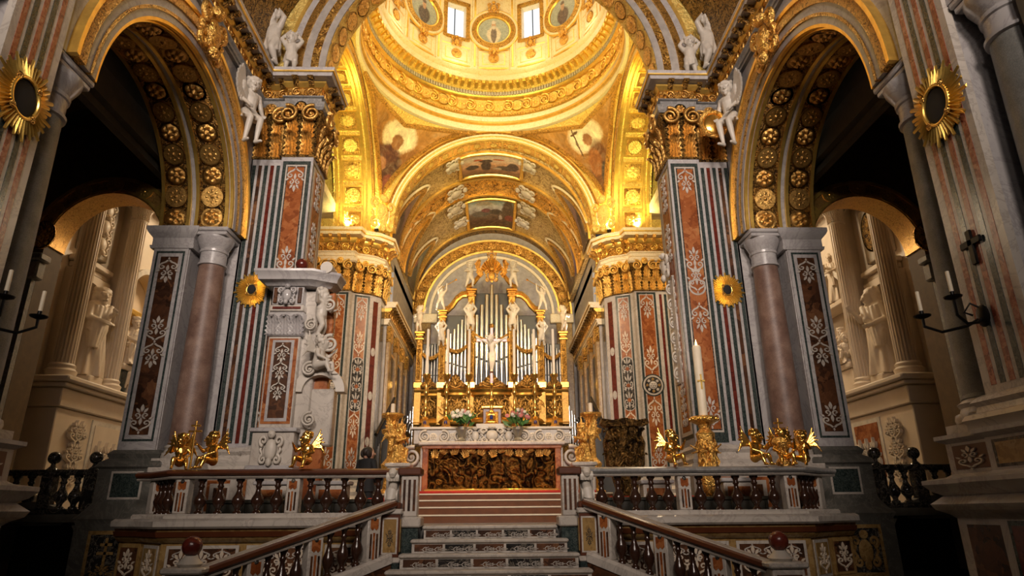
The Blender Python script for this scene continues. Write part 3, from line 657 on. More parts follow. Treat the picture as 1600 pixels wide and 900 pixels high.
painting('pic_clouds', [(.02, .012, .012), (.05, .02, .015), (.14, .11, .08), (.72, .80, .78), (.16, .46, .56)], [(.28, .5, .2, .12, (.08, .10, .09)), (.4, .6, .1, .08, (.20, .05, .07)), (.6, .55, .16, .12, (.03, .035, .03)), (.86, .55, .14, .5, (.05, .035, .02)), (.88, .38, .1, .12, (.20, .02, .02)), (.7, .35, .04, .1, (.5, .45, .4)), (.35, .85, .2, .08, (.60, .62, .55))], 5, .14)
painting('pic_lunette_red', [(.02, .02, .12), (.05, .05, .30), (.5, .45, .42), (.45, .45, .5)], [(.5, .5, .24, .18, (.62, .03, .02)), (.4, .3, .2, .2, (.05, .07, .42)), (.62, .4, .12, .25, (.10, .06, .10)), (.35, .7, .18, .12, (.62, .58, .58))], 5, .15)
painting('pic_lunette_dark', [(.02, .018, .02), (.06, .05, .05), (.16, .12, .13), (.34, .30, .32)], [(.5, .4, .2, .3, (.02, .02, .025)), (.35, .3, .1, .16, (.30, .24, .18)), (.6, .62, .2, .12, (.22, .14, .18))], 5, .16)
painting('pic_lunette_green', [(.02, .03, .03), (.06, .09, .06), (.16, .22, .17), (.30, .34, .28)], [(.5, .4, .22, .26, (.05, .09, .08)), (.38, .5, .12, .1, (.34, .12, .10)), (.6, .6, .2, .1, (.32, .36, .30))], 6, .18)
for nm, robe, in (('white', (.74, .68, .58)), ('black', (.03, .028, .03)), ('brown', (.06, .04, .035))):
    painting('pic_medallion_'+nm, [(.30, .38, .36), (.36, .44, .42), (.40, .48, .46)], [(.5, .3, .25, .4, robe), (.5, .32, .11, .36, (.14, .11, .09) if nm == 'white' else tuple(x*1.4 for x in robe)), (.5, .72, .085, .12, (.52, .32, .20)), (.5, .82, .10, .07, (.70, .66, .60) if nm == 'white' else (.10, .08, .07)), (.5, .62, .07, .08, (.62, .58, .52) if nm == 'white' else (.45, .28, .18))], 6, .04)

def quad_panel(mb_fn, nu, nv): mb = MB(); mb.grid(mb_fn, nu, nv); return mb
# ------------------------------------------------------------------ choir piers
for s in (-1, 1):
    w = SIDE[s]
    cp = thing('choir_pier', 'inlaid orange marble pier with gilded capital %s of the organ' % w, 'pier', (0, 0, 0), s)
    path = [(8.6, 28.2), (6.52, 28.2), (6.45, 28.5), (5.68, 28.85), (5.3, 29.3), (5.3, 30.6)]
    part(MB().sweep([(-.3, 1.2), (0, 1.2), (0, 9.66), (-.3, 9.66)], path), 'shaft', 'white_marble', cp)
    f = Face(cp, path[0], path[1])
    for i, m in enumerate(('green_marble', 'wine_marble', 'green_marble', 'wine_marble')): f.slab('stripe', m, .18+i*.22, .30+i*.22, 1.5, 9.5, .012)
    def inlay(f, a0, a1, rond):
        f.slab('green_border', 'green_marble', a0, a1, 1.4, 9.6, .01); f.slab('white_border', 'white_marble', a0+.1, a1-.1, 1.5, 9.5, .018); f.slab('orange_panel', 'orange_marble', a0+.14, a1-.14, 1.55, 9.46, .026)
        c = (a0+a1)/2; wd = (a1-a0)
        f.orn(palm('white_marble'), 'scroll_inlay', c, 9.38, (wd*.62, .4, .7), .026, True); f.orn(palm('white_marble'), 'scroll_inlay', c, 1.7, (wd*.62, .4, .7), .026)
        if rond:
            f.disc('rondel_border', 'green_marble', c, 5.28, wd*.56, .03); f.disc('rondel', 'white_marble', c, 5.28, wd*.5, .036); f.disc('rondel_ground', 'black_marble', c, 5.28, wd*.42, .042)
            q = f.at(c, .045, 5.28); put(ros2('white_marble'), 'rondel_flower', cp, q, (pi/2, 0, f.rz), (wd*.2, wd*.2, .12))
            for kk in range(8): f.disc('rondel_petal', ('yellow_marble', 'white_marble')[kk % 2], c+wd*.3*cos(kk*pi/4), 5.28+wd*.3*sin(kk*pi/4), wd*.07, .05, 10)
            f.orn(palm('cream_marble'), 'scroll_inlay', c, 5.95, (wd*.66, .4, .75), .026); f.orn(palm('cream_marble'), 'scroll_inlay', c, 4.62, (wd*.66, .4, .75), .026, True)
        else:
            f.slab('oval_border', 'white_marble', c-wd*.38, c+wd*.38, 4.5, 6.4, .03); f.disc('oval_border', 'white_marble', c, 6.4, wd*.38, .03); f.disc('oval_border', 'white_marble', c, 4.5, wd*.38, .03); f.slab('oval_ground', 'black_marble', c-wd*.33, c+wd*.33, 4.5, 6.4, .036); f.disc('oval_ground', 'black_marble', c, 6.4, wd*.33, .036); f.disc('oval_ground', 'black_marble', c, 4.5, wd*.33, .036)
            f.orn(cand('white_marble'), 'candelabrum_inlay', c, 4.25, (wd*.62, .6, .82), .038); f.orn(palm('cream_marble'), 'scroll_inlay', c, 6.85, (wd*.6, .4, .7), .026); f.orn(palm('cream_marble'), 'scroll_inlay', c, 4.15, (wd*.6, .4, .7), .026, True)
            for z in (4.7, 5.35, 6.1): f.disc('flower_inlay', 'orange_marble', c, z, wd*.12, .075, 12)
    inlay(f, 1.12, 2.0, True)
    f = Face(cp, path[2], path[3]); inlay(f, .06, f.L-.06, False)
    f = Face(cp, path[3], path[4]); f.slab('wine_stripe', 'wine_marble', .14, f.L-.18, 1.5, 9.4, .014)
    for z in (3, 5, 7): put(ros2('white_marble'), 'flower_inlay', cp, f.at(f.L/2-.02, .02, z), (pi/2, 0, f.rz), (.12, .2, .05))
    f = Face(cp, path[4], path[5]); f.slab('grey_stripe', 'green_marble', .2, 1.0, 1.5, 9.4, .014)
    part(MB().sweep([(-.3, SAN), (.3, SAN), (.3, .6), (.2, .75), (.24, .9), (.1, 1.05), (.12, 1.15), (0, 1.25), (-.3, 1.25)], path), 'base', 'white_marble', cp)
    capital(cp, path, 9.66, 11.25, 'bright_leaf', .34, 'cream_stucco')
    en = root_struct('trim_choir_pier_entablature_'+w, s)
    entablature(en, path, 11.25, ENT1-11.25, .55, 'cream_stucco', 'gold_relief', 'cream_stucco', 'gold', .42, 'trim_gold')
    # floodlight standing on the cornice, washing the arch above
    for q, (x, y, en_, tg) in enumerate(((5.55, 28.35, 650, (5.3, 28.9, 17)), (6.9, 28.1, 700, (6.6, 27.6, 18)))):
        fl = thing('floodlight', 'small floodlight hidden on the %s choir pier cornice, %s one' % (w, ('inner', 'outer')[q]), 'lamp', (s*x, y, ENT1), s, 'cornice floodlights')
        part(MB().bev(-.1, .1, -.08, .08, .06, .2, .02), 'housing', 'iron', fl); part(MB().box(-.02, .02, -.02, .02, 0, .07), 'foot', 'iron', fl); part(MB().box(-.08, .08, -.06, .06, .2, .205), 'lens', 'lamp_lens', fl)
        light('floodlight_glow', 'SPOT', (s*x, y-.02, ENT1+.24), en_, WARM, (s*tg[0], tg[1], tg[2]), .12, 150, .8)
    fl = thing('floodlight', 'small floodlight on the back of the %s triumphal cornice' % w, 'lamp', (s*4.95, 17.9, ENT1), s, 'cornice floodlights')
    part(MB().bev(-.1, .1, -.08, .08, .06, .2, .02), 'housing', 'iron', fl); part(MB().box(-.02, .02, -.02, .02, 0, .07), 'foot', 'iron', fl)
    light('floodlight_glow', 'SPOT', (s*4.9, 18.05, ENT1+.24), 3300, WARM, (s*2.5, 28.5, 18.2), .12, 95, .8)
    light('floodlight_glow', 'SPOT', (s*4.8, 18.1, ENT1+.3), 4200, (1.0, .74, .46), (s*-5.4, 28.4, 7), .12, 62, .7)
    light('floodlight_glow', 'SPOT', (s*4.6, 18.1, ENT1+.3), 1400, (1.0, .78, .5), (0, 34, 9.0), .12, 34, .6)
    light('floodlight_glow', 'SPOT', (s*4.5, 16.0, ENT1+.3), 2600, AMBER, (s*.4, 20, 2.6), .12, 26, .6)
    # --- soffit of the transept arch: gilded coffers
    ts = root_struct('trim_transept_arch_'+w, s)
    for e in (5.92, 6.12, 7.22, 7.42):
        part(MB().arch([(-.05, e-.06), (-.05, e+.06), (.02, e+.06), (.02, e-.06)], 5.15, (0, Y0, ZS), 'x', a1=radians(120), n=56), 'soffit_fillet', 'trim_gold', ts)
    for i in range(9):
        a0_ = radians(1+i*13.2); a1_ = radians(11.6+i*13.2); am = (a0_+a1_)/2
        part(MB().arch([(-.05, 6.2), (-.05, 7.14), (.02, 7.14), (.02, 6.2)], 5.15, (0, Y0, ZS), 'x', a0_, a1_, 6), 'coffer_border', 'trim_gold', ts)
        part(MB().arch([(-.065, 6.28), (-.065, 7.06), (.02, 7.06), (.02, 6.28)], 5.15, (0, Y0, ZS), 'x', a0_+.014, a1_-.014, 6), 'coffer_panel', 'gold_fine', ts)
        nrm = Vector((0, -cos(am), -sin(am)))
        put(ros('gold_stucco') if i % 2 else ros2('gold_stucco'), 'rosette', ts, (6.67, Y0+5.08*cos(am), ZS+5.08*sin(am)), nrm.to_track_quat('Z', 'X').to_euler(), (.34, .34, .22))
    for a, b, d, m in ((0, .12, .05, 'trim_gold'), (.12, .3, .03, 'cream_stucco'), (.3, .5, .09, 'gold_fine')):
        part(MB().arch([(a, .05), (a, -d), (b, -d), (b, .05)], 5.15, (5.85, Y0, ZS), 'x', a1=radians(130), n=56), 'archivolt_band', m, ts)
# choir arch: archivolt and soffit panels
ca = root_struct('trim_choir_arch')
for nm, a, b, d, m in (('inner_fillet', 0, .06, .06, 'trim_gold'), ('cream_band', .06, .13, .1, 'cream_stucco'), ('gilded_fascia', .13, .22, .06, 'gold_stucco'), ('white_bead', .22, .3, .14, 'cream_stucco'), ('gilded_band', .3, .42, .08, 'gold_fine'), ('outer_fillet', .42, .5, .16, 'trim_gold')):
    part(MB().arch([(a, .05), (a, -d), (b, -d-.01), (b, .05)], 4.85, (0, 28.85, 13.15), 'y', n=80), nm, m, ca)
for i in range(17):
    a0_ = radians(2+i*10.4); a1_ = radians(2+i*10.4+9.2); am = (a0_+a1_)/2
    part(MB().arch([(-.04, 28.95), (-.04, 29.5), (.02, 29.5), (.02, 28.95)], 4.85, (0, 0, 13.15), 'y', a0_, a1_, 5), 'soffit_panel', 'gold_fine', ca)
    put(ros2('gold_stucco'), 'rosette', ca, (4.8*cos(am), 29.22, 13.15+4.8*sin(am)), Vector((-cos(am), 0, -sin(am))).to_track_quat('Z', 'Y').to_euler(), (.2, .2, .12))
# pendentive pictures with gilded frames, cartouches at their feet
for s in (-1, 1):
    w = SIDE[s]
    pt = thing('pendentive_painting', 'brown and orange saint painting with bright halo in %s pendentive' % w, 'painting', (0, 0, 0), s)
    uu = lambda u, v: .5+(u-.5)*(.80-.52*max(0, v-.0)**1.2*1.0)
    vv = lambda u, v: .17+.72*v
    mb = MB(); mb.grid(lambda u, v: pend(uu(u, 1-v), vv(u, 1-v), 1, 1, .07), 24, 20)
    for i, (x, y, z) in enumerate(mb.v): mb.uv[i] = (.5+((x-4.9)-(y-Y0-4.9))/5.6*(1 if s > 0 else -1), (z-14.0)/4.3)
    part(mb, 'canvas', 'pic_saint_robe' if s < 0 else 'pic_saint_cross', pt)
    loop = [(i/20, 0) for i in range(20)]+[(1, i/20) for i in range(20)]+[(1-i/20, 1) for i in range(20)]+[(0, 1-i/20) for i in range(21)]
    part(MB().tube([pend(uu(u, v), vv(u, v), 1, 1, .08) for u, v in loop], .11, 8), 'frame', 'gold_fine', pt)
    put(cart('gold_stucco'), 'cartouche', pt, (5.42, 28.42, ZS+.05), (0, 0, radians(-45)), (1.5, 1.2, 1.75))
# ------------------------------------------------------------------ drum: medallions, windows, panels
for k in range(8):
    a = radians(90+45*k)
    if -sin(a) > .3: continue
    nm, ds = {0: ('white', 'of a white-robed saint at the centre'), 1: ('black', 'of a dark-robed saint left of centre'), 7: ('brown', 'of a dark-robed saint right of centre')}.get(k, ('brown', 'at the far %s rim' % ('left' if k == 2 else 'right')))
    n_ = (-cos(a), -sin(a)); rz = atan2(n_[0], -n_[1])
    md = thing('medallion', 'round gilt-framed painting %s of the drum' % ds, 'painting', (5.03*cos(a), Y0+5.03*sin(a), 24.2), 1, 'drum medallions', rz)
    mb = MB(); mb.grid(lambda u, v: ((u-.5)*2*.86*(1-abs(2*v-1)**2.001)**.5 if True else 0, -.05, (v-.5)*1.72), 20, 24)
    part(mb, 'canvas', 'pic_medallion_'+nm, md)
    for r, t, m in ((.88, .07, 'trim_gold'), (1.04, .15, 'gold_fine'), (1.22, .08, 'cream_stucco'), (1.31, .05, 'trim_gold')):
        part(MB().tube([(r*cos(2*pi*i/48), -.06, r*sin(2*pi*i/48)) for i in range(49)], t, 8, False), 'frame_ring', m, md)
    put(cart('gold'), 'crest', md, (0, -.04, 1.1), (0, 0, 0), .7); put(cart('gold'), 'pendant', md, (0, -.04, -1.6), (0, 0, 0), .62)
for k in range(8):
    a = WIN[k]
    if -sin(a) > .2: continue
    n_ = (-cos(a), -sin(a)); rz = atan2(n_[0], -n_[1])
    wn = bpy.data.objects.new('window_%d' % (k+1), None); COL.objects.link(wn); wn['kind'] = 'structure'; wn.location = (5.12*cos(a), Y0+5.12*sin(a), 23.62); wn.rotation_euler = (0, 0, rz)
    part(MB().box(-.5, -.02, .34, .36, 0, 2.04), 'pane', 'window_day', wn); part(MB().box(.02, .5, .34, .36, 0, 2.04), 'pane', 'window_day', wn)
    part(MB().box(-.025, .025, .31, .37, 0, 2.04), 'mullion', 'iron', wn)
    mb = MB()
    for sx in (-1, 1): mb.add([(sx*.5, .36, 0), (sx*.52, -.02, 0), (sx*.52, -.02, 2.06), (sx*.5, .36, 2.06)], [(0, 1, 2, 3)])
    mb.add([(-.5, .36, 2.04), (-.52, -.02, 2.06), (.52, -.02, 2.06), (.5, .36, 2.04)], [(0, 1, 2, 3)]); mb.add([(-.5, .36, 0), (-.52, -.02, -.02), (.52, -.02, -.02), (.5, .36, 0)], [(0, 1, 2, 3)])
    part(mb, 'reveal', 'cream_stucco', wn)
    for x0, x1, z0, z1 in ((-.74, -.52, -.14, 2.3), (.52, .74, -.14, 2.3), (-.74, .74, 2.06, 2.3), (-.74, .74, -.2, -.02)): part(MB().bev(x0, x1, -.1, .06, z0, z1, .03), 'frame', 'gold_fine', wn)
    put(cart('gold'), 'pendant', wn, (0, -.06, -.75), (0, 0, 0), .6)
dp = root_struct('trim_drum_panels')
for k in range(-5, 6):
    a = radians(90+22.5*k); n_ = (-cos(a), -sin(a)); rz = atan2(n_[0], -n_[1]); bx, by = 5.08*cos(a), Y0+5.08*sin(a)
    for nm, hw, z0, z1, d, m in (('panel_border', .86, 21.85, 23.05, .02, 'trim_gold'), ('panel', .78, 21.93, 22.97, .035, 'cream_stucco'), ('inner_border', .6, 22.08, 22.8, .045, 'trim_gold'), ('inner_panel', .56, 22.12, 22.76, .055, 'cream_stucco')):
        o = part(MB().bev(-hw, hw, -d, .12, z0, z1, .01), nm, m, dp); o.location = (bx, by, 0); o.rotation_euler = (0, 0, rz)
    put(ros('gold'), 'rosette', dp, (5.0*cos(a), Y0+5.0*sin(a), 22.44), (pi/2, 0, rz), (.27, .27, .2))
    b = a+radians(11.25); n_ = (-cos(b), -sin(b)); rz = atan2(n_[0], -n_[1])
    for nm, hw, z0, z1, d, m in (('lesene', .14, 21.7, 27.1, .05, 'cream_stucco'), ('lesene_fillet', .05, 21.9, 27.0, .07, 'trim_gold')):
        o = part(MB().bev(-hw, hw, -d, .1, z0, z1, .01), nm, m, dp); o.location = (5.1*cos(b), Y0+5.1*sin(b), 0); o.rotation_euler = (0, 0, rz)
for i in range(8):
    a = radians(90+45*i+22.5)
    light('drum_lamp', 'POINT', (4.45*cos(a), Y0+4.45*sin(a), 21.95), 24, CREAM, None, .15)
light('dome_area', 'AREA', (0, Y0, 27.0), 330, (1.0, .84, .55), (0, Y0, 15), 6.0)  # warm area light hung under the dome, aimed down
# ------------------------------------------------------------------ choir: vault ribs, pictures, cornice
VR, VZ = 5.0, 12.9
def vault(a, y, d=.0): return (CX+(VR-d)*cos(a), y, VZ+(VR-d)*sin(a))
cv = root_struct('trim_choir_vault')
def vband(name, y0, y1, d, mat, a0=0, a1=180): part(MB().arch([(-d, y0), (-d, y1), (.04, y1), (.04, y0)], VR, (CX, 0, VZ), 'y', radians(a0), radians(a1), 48), name, mat, cv)
for y0, y1 in ((29.62, 29.75), (32.35, 32.55), (34.4, 34.6), (39.2, 39.4)): vband('rib_fillet', y0, y1, .12, 'trim_gold')
vband('rib', 32.55, 34.4, .08, 'gold_relief'); vband('end_rib', 39.4, 40.0, .1, 'dark_gold')
for i in range(13):
    a = radians(12+i*13); put(ros('gold_relief'), 'rosette', cv, vault(a, 33.47, .1), Vector((-cos(a), 0, -sin(a))).to_track_quat('Z', 'Y').to_euler(), (.45, .5, .25))
def vpicture(name, label, mat, y0, y1, a0, a1):
    t = thing(name, label, 'painting')
    mb = MB(); mb.grid(lambda u, v: vault(radians(a1+(a0-a1)*u), y0+(y1-y0)*(1-v), .10), 20, 4); part(mb, 'canvas', mat, t)
    loop = [(a0, y0)]+[(a0+(a1-a0)*i/12, y1) for i in range(13)]+[(a1-(a1-a0)*i/12, y0) for i in range(13)]
    part(MB().tube([vault(radians(a), y, .12) for a, y in loop], .1, 8), 'frame', 'trim_gold', t)
vpicture('vault_painting', 'ceiling painting of black-robed monks among bare trees', 'pic_monks', 29.75, 32.0, 70, 110)
vpicture('vault_painting', 'ceiling painting of dark mounds under a blue clouded sky', 'pic_clouds', 34.9, 38.9, 73, 108)
lun = [(31.0, 1.2, 44), (34.3, 1.5, 44), (37.7, 1.4, 42)]
for s in (-1, 1):
    for i, (yc, hw, top) in enumerate(lun):
        A_ = lambda a: radians(a) if s > 0 else radians(180-a)
        mat = (('pic_lunette_dark', 'pic_lunette_dark', 'pic_lunette_green'), ('pic_lunette_dark', 'pic_lunette_red', 'pic_lunette_dark'))[s > 0][i]
        t = thing('lunette_painting', 'pointed ceiling painting on the %s of the choir vault, %s' % (SIDE[s], ('nearest the crossing', 'middle one', 'nearest the organ')[i]), 'painting', group='vault lunettes')
        aa = lambda u: 6+(top-6)*max(0, 1-abs(2*u-1)**1.6)
        mb = MB(); mb.grid(lambda u, v: vault(A_(2+(aa(u)-2)*v), yc-hw+2*hw*u, .06), 20, 8); part(mb, 'canvas', mat, t)
        part(MB().tube([vault(A_(aa(k/24)), yc-hw+2*hw*k/24, .1) for k in range(25)], [.13]*25, 8), 'frame', 'gold_fine', t)
        part(MB().tube([vault(A_(aa(k/24)+4), yc-hw*1.12+2*hw*1.12*k/24, .08) for k in range(25)], [.07]*25, 8), 'outer_frame', 'cream_stucco', t)
    cc = root_struct('trim_choir_cornice_'+SIDE[s], s)
    entablature(cc, [(5.15, 30.4), (5.15, 40.0)], 8.7, 1.15, .45, 'cream_stucco', 'gold_relief', 'cream_stucco', 'dark_gold', .5)
    for yy in (31.0, 33.2, 35.4, 37.4):
        part(MB().bev(5.0, 5.2, yy-.3, yy+.3, SAN, 8.7, .03), 'pilaster', 'yellow_marble', cc); part(MB().bev(4.96, 5.2, yy-.34, yy+.34, 7.9, 8.7, .04), 'pilaster_capital', 'gold_relief', cc)
    for y0, y1 in ((31.35, 32.85), (33.55, 35.05), (35.75, 37.05)):
        part(MB().box(5.1, 5.2, y0, y1, 2.5, 7.6), 'panel_frame', 'gold_fine', cc); part(MB().box(5.08, 5.2, y0+.16, y1-.16, 2.66, 7.44), 'wall_panel', 'green_marble', cc)
    light('choir_lamp', 'SPOT', (s*4.3, 33.0, 10.15), 480, AMBER, (s*-2.5, 34, 17), .15, 160, .8)
    light('choir_lamp', 'SPOT', (s*4.3, 36.2, 10.15), 420, NEUT, (s*-2.5, 36, 17), .15, 160, .8)
# apse arch on the end wall
aa_ = root_struct('trim_apse_arch')
for nm, a, b, d, m in (('outer_band', .0, .75, .12, 'gold_relief'), ('outer_fillet', .7, .82, .2, 'trim_gold'), ('inner_fillet', -.08, .04, .2, 'trim_gold'), ('grey_band', -.34, -.08, .12, 'grey_stucco'), ('inner_ring', -.5, -.34, .2, 'cream_stucco')):
    part(MB().arch([(a, .05), (a, -d), (b, -d-.01), (b, .05)], 4.37, (CX, 40.0, 12.05), 'y', n=64), nm, m, aa_)
for i in range(17):
    a = radians(5+i*10.6); put(ros2('gold'), 'rosette', aa_, (CX+4.74*cos(a), 39.85, 12.05+4.74*sin(a)), (pi/2, 0, 0), (.26, .26, .16))
for s in (-1, 1):
    part(MB().bev(s*5.1 if s < 0 else 3.6, s*3.6 if s < 0 else 5.1, 39.6, 40.0, 11.45, 12.05, .05), 'impost', 'cream_stucco', aa_); part(MB().bev(-5.0 if s < 0 else 4.0, -4.0 if s < 0 else 5.0, 39.7, 40.0, SAN, 11.45, .04), 'pilaster', 'yellow_marble', aa_)
# ------------------------------------------------------------------ figures: one continuous surface grown from tapered limbs
def remeshed(mb, name, mat, voxel, smooth=2):
    me = mb.mesh(name+'_raw', mat); o = bpy.data.objects.new(name+'_raw', me); COL.objects.link(o)
    m = o.modifiers.new('r', 'REMESH'); m.mode = 'VOXEL'; m.voxel_size = voxel; m.use_smooth_shade = True
    if smooth: q = o.modifiers.new('s', 'SMOOTH'); q.iterations = smooth; q.factor = .5
    dg = bpy.context.evaluated_depsgraph_get(); r = bpy.data.meshes.new_from_object(o.evaluated_get(dg)); r.name = name
    bpy.data.objects.remove(o); bpy.data.meshes.remove(me)
    r.materials.clear(); r.materials.append(M[mat]); r.polygons.foreach_set('use_smooth', [True]*len(r.polygons)); return r
def head(mb, c, k, face=(0, -1, 0), hair='short', cut=True):
    c = Vector(c); fx = Vector(face).normalized(); sx = fx.cross(Vector((0, 0, 1))).normalized(); uz = sx.cross(fx)
    P = lambda a, b, d: c+sx*a*k+fx*b*k+uz*d*k
    mb.ell(c, (.075*k, .082*k, .1*k), 14, 10); mb.ell(P(0, .02, -.045), (.056*k, .06*k, .062*k), 12, 8); mb.ell(P(0, .06, -.085), .026*k, 8, 6)
    mb.caps(P(0, .078, .015), P(0, .1, -.022), .011*k, .017*k, 8); mb.caps(P(-.05, .07, .028), P(.05, .07, .028), .014*k, .014*k, 6)
    mb.caps(P(-.024, .082, -.055), P(.024, .082, -.055), .009*k, .009*k, 6)
    for q in (-1, 1): mb.ell(P(q*.076, -.005, -.005), (.016*k, .02*k, .03*k), 8, 6); mb.ell(P(q*.03, .072, .004), .013*k, 6, 5)
    if hair:
        for i in range(16):
            a = 2*pi*i/16; mb.ell(P(.07*cos(a), -.02+.055*sin(a)-.015, .055+.03*cos(i*2.3)), .034*k, 7, 5)
        mb.ell(P(0, -.025, .075), (.068*k, .07*k, .05*k), 10, 8)
        if hair == 'long':
            for q in (-1, 1): mb.caps(P(q*.07, -.03, .0), P(q*.075, -.03, -.14), .035*k, .028*k, 8)
            mb.caps(P(0, -.07, .0), P(0, -.07, -.16), .055*k, .045*k, 8)
    return P
def hand(mb, wr, d, k, curl=.4):
    wr = Vector(wr); d = Vector(d).normalized(); sd = d.orthogonal().normalized(); up = d.cross(sd)
    pm = wr+d*.045*k; mb.caps(wr, pm, .021*k, .026*k, 8)
    for i in range(4):
        b = pm+sd*(i-1.5)*.016*k+d*.01*k; t1 = b+d*.03*k; t2 = t1+(d*.022+up*-.02*curl)*k*(1-.15*abs(i-1.3)); mb.tube([b, t1, t2], [.009*k, .009*k, .007*k], 6)
    mb.tube([wr+sd*.02*k, wr+(d*.03+sd*.038)*k, wr+(d*.055+sd*.04)*k], [.011*k, .01*k, .008*k], 6)
def body(k=1.0, hip=(0, 0, .52), chest=(0, 0, .74), neck=(0, 0, .85), hd=(0, -.01, .925), face=(0, -1, 0), el=((-.17, .02, .66), (.17, .02, .66)), wrist=((-.17, -.06, .52), (.17, -.06, .52)),
         kn=((-.06, -.02, .28), (.06, -.02, .28)), an=((-.06, 0, .04), (.06, 0, .04)), fat=1.0, hair='short', robe=None, wings=False, heads=1.0, sh=.105, curl=.5, feet=True, cloak=False):
    mb = MB(); V = lambda p: Vector(p)*k; f = fat*k
    hip_, ch, nk, h_ = V(hip), V(chest), V(neck), V(hd)
    ax = Vector((1, 0, 0))
    mb.ell(hip_, (.085*f, .068*f, .075*f), 12, 8); mb.ell(ch, (.10*f, .075*f, .1*f), 12, 8); mb.ell((hip_+ch)/2, (.082*f, .064*f, .1*f), 12, 8); mb.tube([hip_, ch], [.078*f, .085*f], 12)
    mb.caps(ch+Vector((0, 0, .05*k)), nk, .06*f, .034*f); mb.caps(nk, h_, .035*f, .036*f); head(mb, h_, k*heads, face, hair)
    for i, q in enumerate((-1, 1)):
        s_ = ch+ax*q*sh*k+Vector((0, 0, .065*k)); e = V(el[i]); w_ = V(wrist[i])
        mb.caps(ch+Vector((q*.04*k, 0, .06*k)), s_, .055*f, .042*f); mb.caps(s_, e, .038*f, .029*f); mb.caps(e, w_, .029*f, .02*f); hand(mb, w_, (w_-e), k, curl)
        hp = hip_+ax*q*.05*k; kk = V(kn[i]); a_ = V(an[i])
        mb.caps(hp, kk, .058*f, .039*f); mb.caps(kk, kk+(a_-kk)*.35, .039*f, .038*f); mb.caps(kk+(a_-kk)*.35, a_, .038*f, .022*f)
        if feet: mb.caps(a_+Vector((0, .01, -.015))*k, a_+Vector((q*.012, -.085, -.025))*k, .025*f, .018*f)
    if robe:
        top, bot, rt_, rb, folds = robe; t0, b0 = V(top), V(bot)
        def rf(u, v):
            a = 2*pi*v; r = (rt_+(rb-rt_)*u)*k*(1+.16*u*sin(folds*a+2*sin(a)+3*u)+.05*sin(folds*2*a))
            c = t0+(b0-t0)*u; return (c.x+r*cos(a)*1.05, c.y+r*sin(a)*.85, c.z)
        g = MB().grid(rf, 14, 64, False); mb.add(g.v, g.f)
        n = 65; mb.add([rf(0, j/64) for j in range(64)], [tuple(range(64))]); mb.add([rf(1, j/64) for j in range(64)], [tuple(range(64))[::-1]])
    if cloak:
        for i in range(7):
            a = -1.2+i*.4; mb.tube([ch+Vector((.12*sin(a), -.07*cos(a), .06))*k, hip_+Vector((.13*sin(a+.5), -.11*cos(a), .02))*k, hip_+Vector((.12*sin(a+.9), -.13*cos(a), -.22))*k], [.024*k, .034*k, .02*k], 7)
        mb.tube([ch+Vector((-.1, -.05, .08))*k, hip_+Vector((.0, -.12, .12))*k, hip_+Vector((.14, -.06, -.04))*k], [.04*k, .05*k, .04*k], 8)
    if wings:
        for q in (-1, 1):
            for i in range(7):
                b = ch+Vector((q*.04, .07, .05))*k; e = b+Vector((q*(.14+.03*i), .10+.01*i, .36-.085*i))*k*(1.25 if i < 4 else 1.0)
                m_ = (b+e)/2+Vector((q*.05, .05, .07))*k; mb.tube([b, m_, e], [.03*k, .034*k, .012*k], 7)
    return mb
FIG = {}
def fig(key, voxel, **kw): FIG[key] = (body(**kw), voxel)
def figm(key, mat):
    k = ('fig', key, mat)
    if k not in _mesh:
        mb, vx = FIG[key]
        base = next((v for kk, v in _mesh.items() if kk[0] == 'fig' and kk[1] == key), None)
        if base: me = base.copy(); me.materials.clear(); me.materials.append(M[mat])
        else: me = remeshed(mb, key, mat, vx)
        _mesh[k] = me
    return _mesh[k]
# unit-height poses (front towards -Y)
fig('standing_saint', .009, robe=((0, 0, .62), (0, .01, .0), .10, .165, 7), cloak=True, hair='long', el=((-.17, -.02, .66), (.17, -.05, .64)), wrist=((-.06, -.15, .72), (.05, -.16, .60)), face=(.35, -1, 0), fat=1.12)
fig('standing_prophet', .009, robe=((0, 0, .64), (0, .01, .0), .11, .17, 6), cloak=True, hair='long', el=((-.19, -.02, .68), (.18, -.03, .62)), wrist=((-.16, -.15, .78), (.10, -.17, .56)), face=(-.5, -1, -.1), fat=1.15)
fig('seated_figure', .009, hip=(0, .06, .36), chest=(0, .0, .60), neck=(0, -.02, .72), hd=(.0, -.05, .80), face=(.3, -1, -.35), kn=((-.1, -.26, .38), (.12, -.24, .34)), an=((-.09, -.2, .08), (.12, -.2, .04)), el=((-.18, -.08, .5), (.18, -.1, .5)), wrist=((-.05, -.2, .6), (.08, -.26, .42)), cloak=True, fat=1.2, robe=((0, -.04, .4), (0, -.14, .0), .13, .18, 7))
fig('spandrel_angel', .009, hip=(0, .02, .50), chest=(.0, .0, .72), neck=(.01, -.02, .83), hd=(.02, -.04, .91), face=(.5, -1, -.25), el=((-.17, -.0, .62), (.18, -.04, .63)), wrist=((-.13, -.10, .49), (.15, -.16, .52)), kn=((-.06, -.17, .38), (.07, -.14, .36)), an=((-.05, -.14, .08), (.07, -.08, .06)), robe=((0, .0, .55), (.0, -.06, .40), .085, .125, 6), fat=1.05, hair='short')
fig('putto', .013, fat=1.45, heads=1.55, sh=.12, hip=(0, 0, .46), chest=(0, 0, .66), neck=(0, 0, .78), hd=(0, -.02, .89), face=(.3, -1, -.2), el=((-.24, -.04, .72), (.22, -.08, .62)), wrist=((-.36, -.12, .82), (.14, -.22, .60)), kn=((-.1, -.12, .26), (.1, -.03, .24)), an=((-.1, -.02, .06), (.14, .06, .05)))
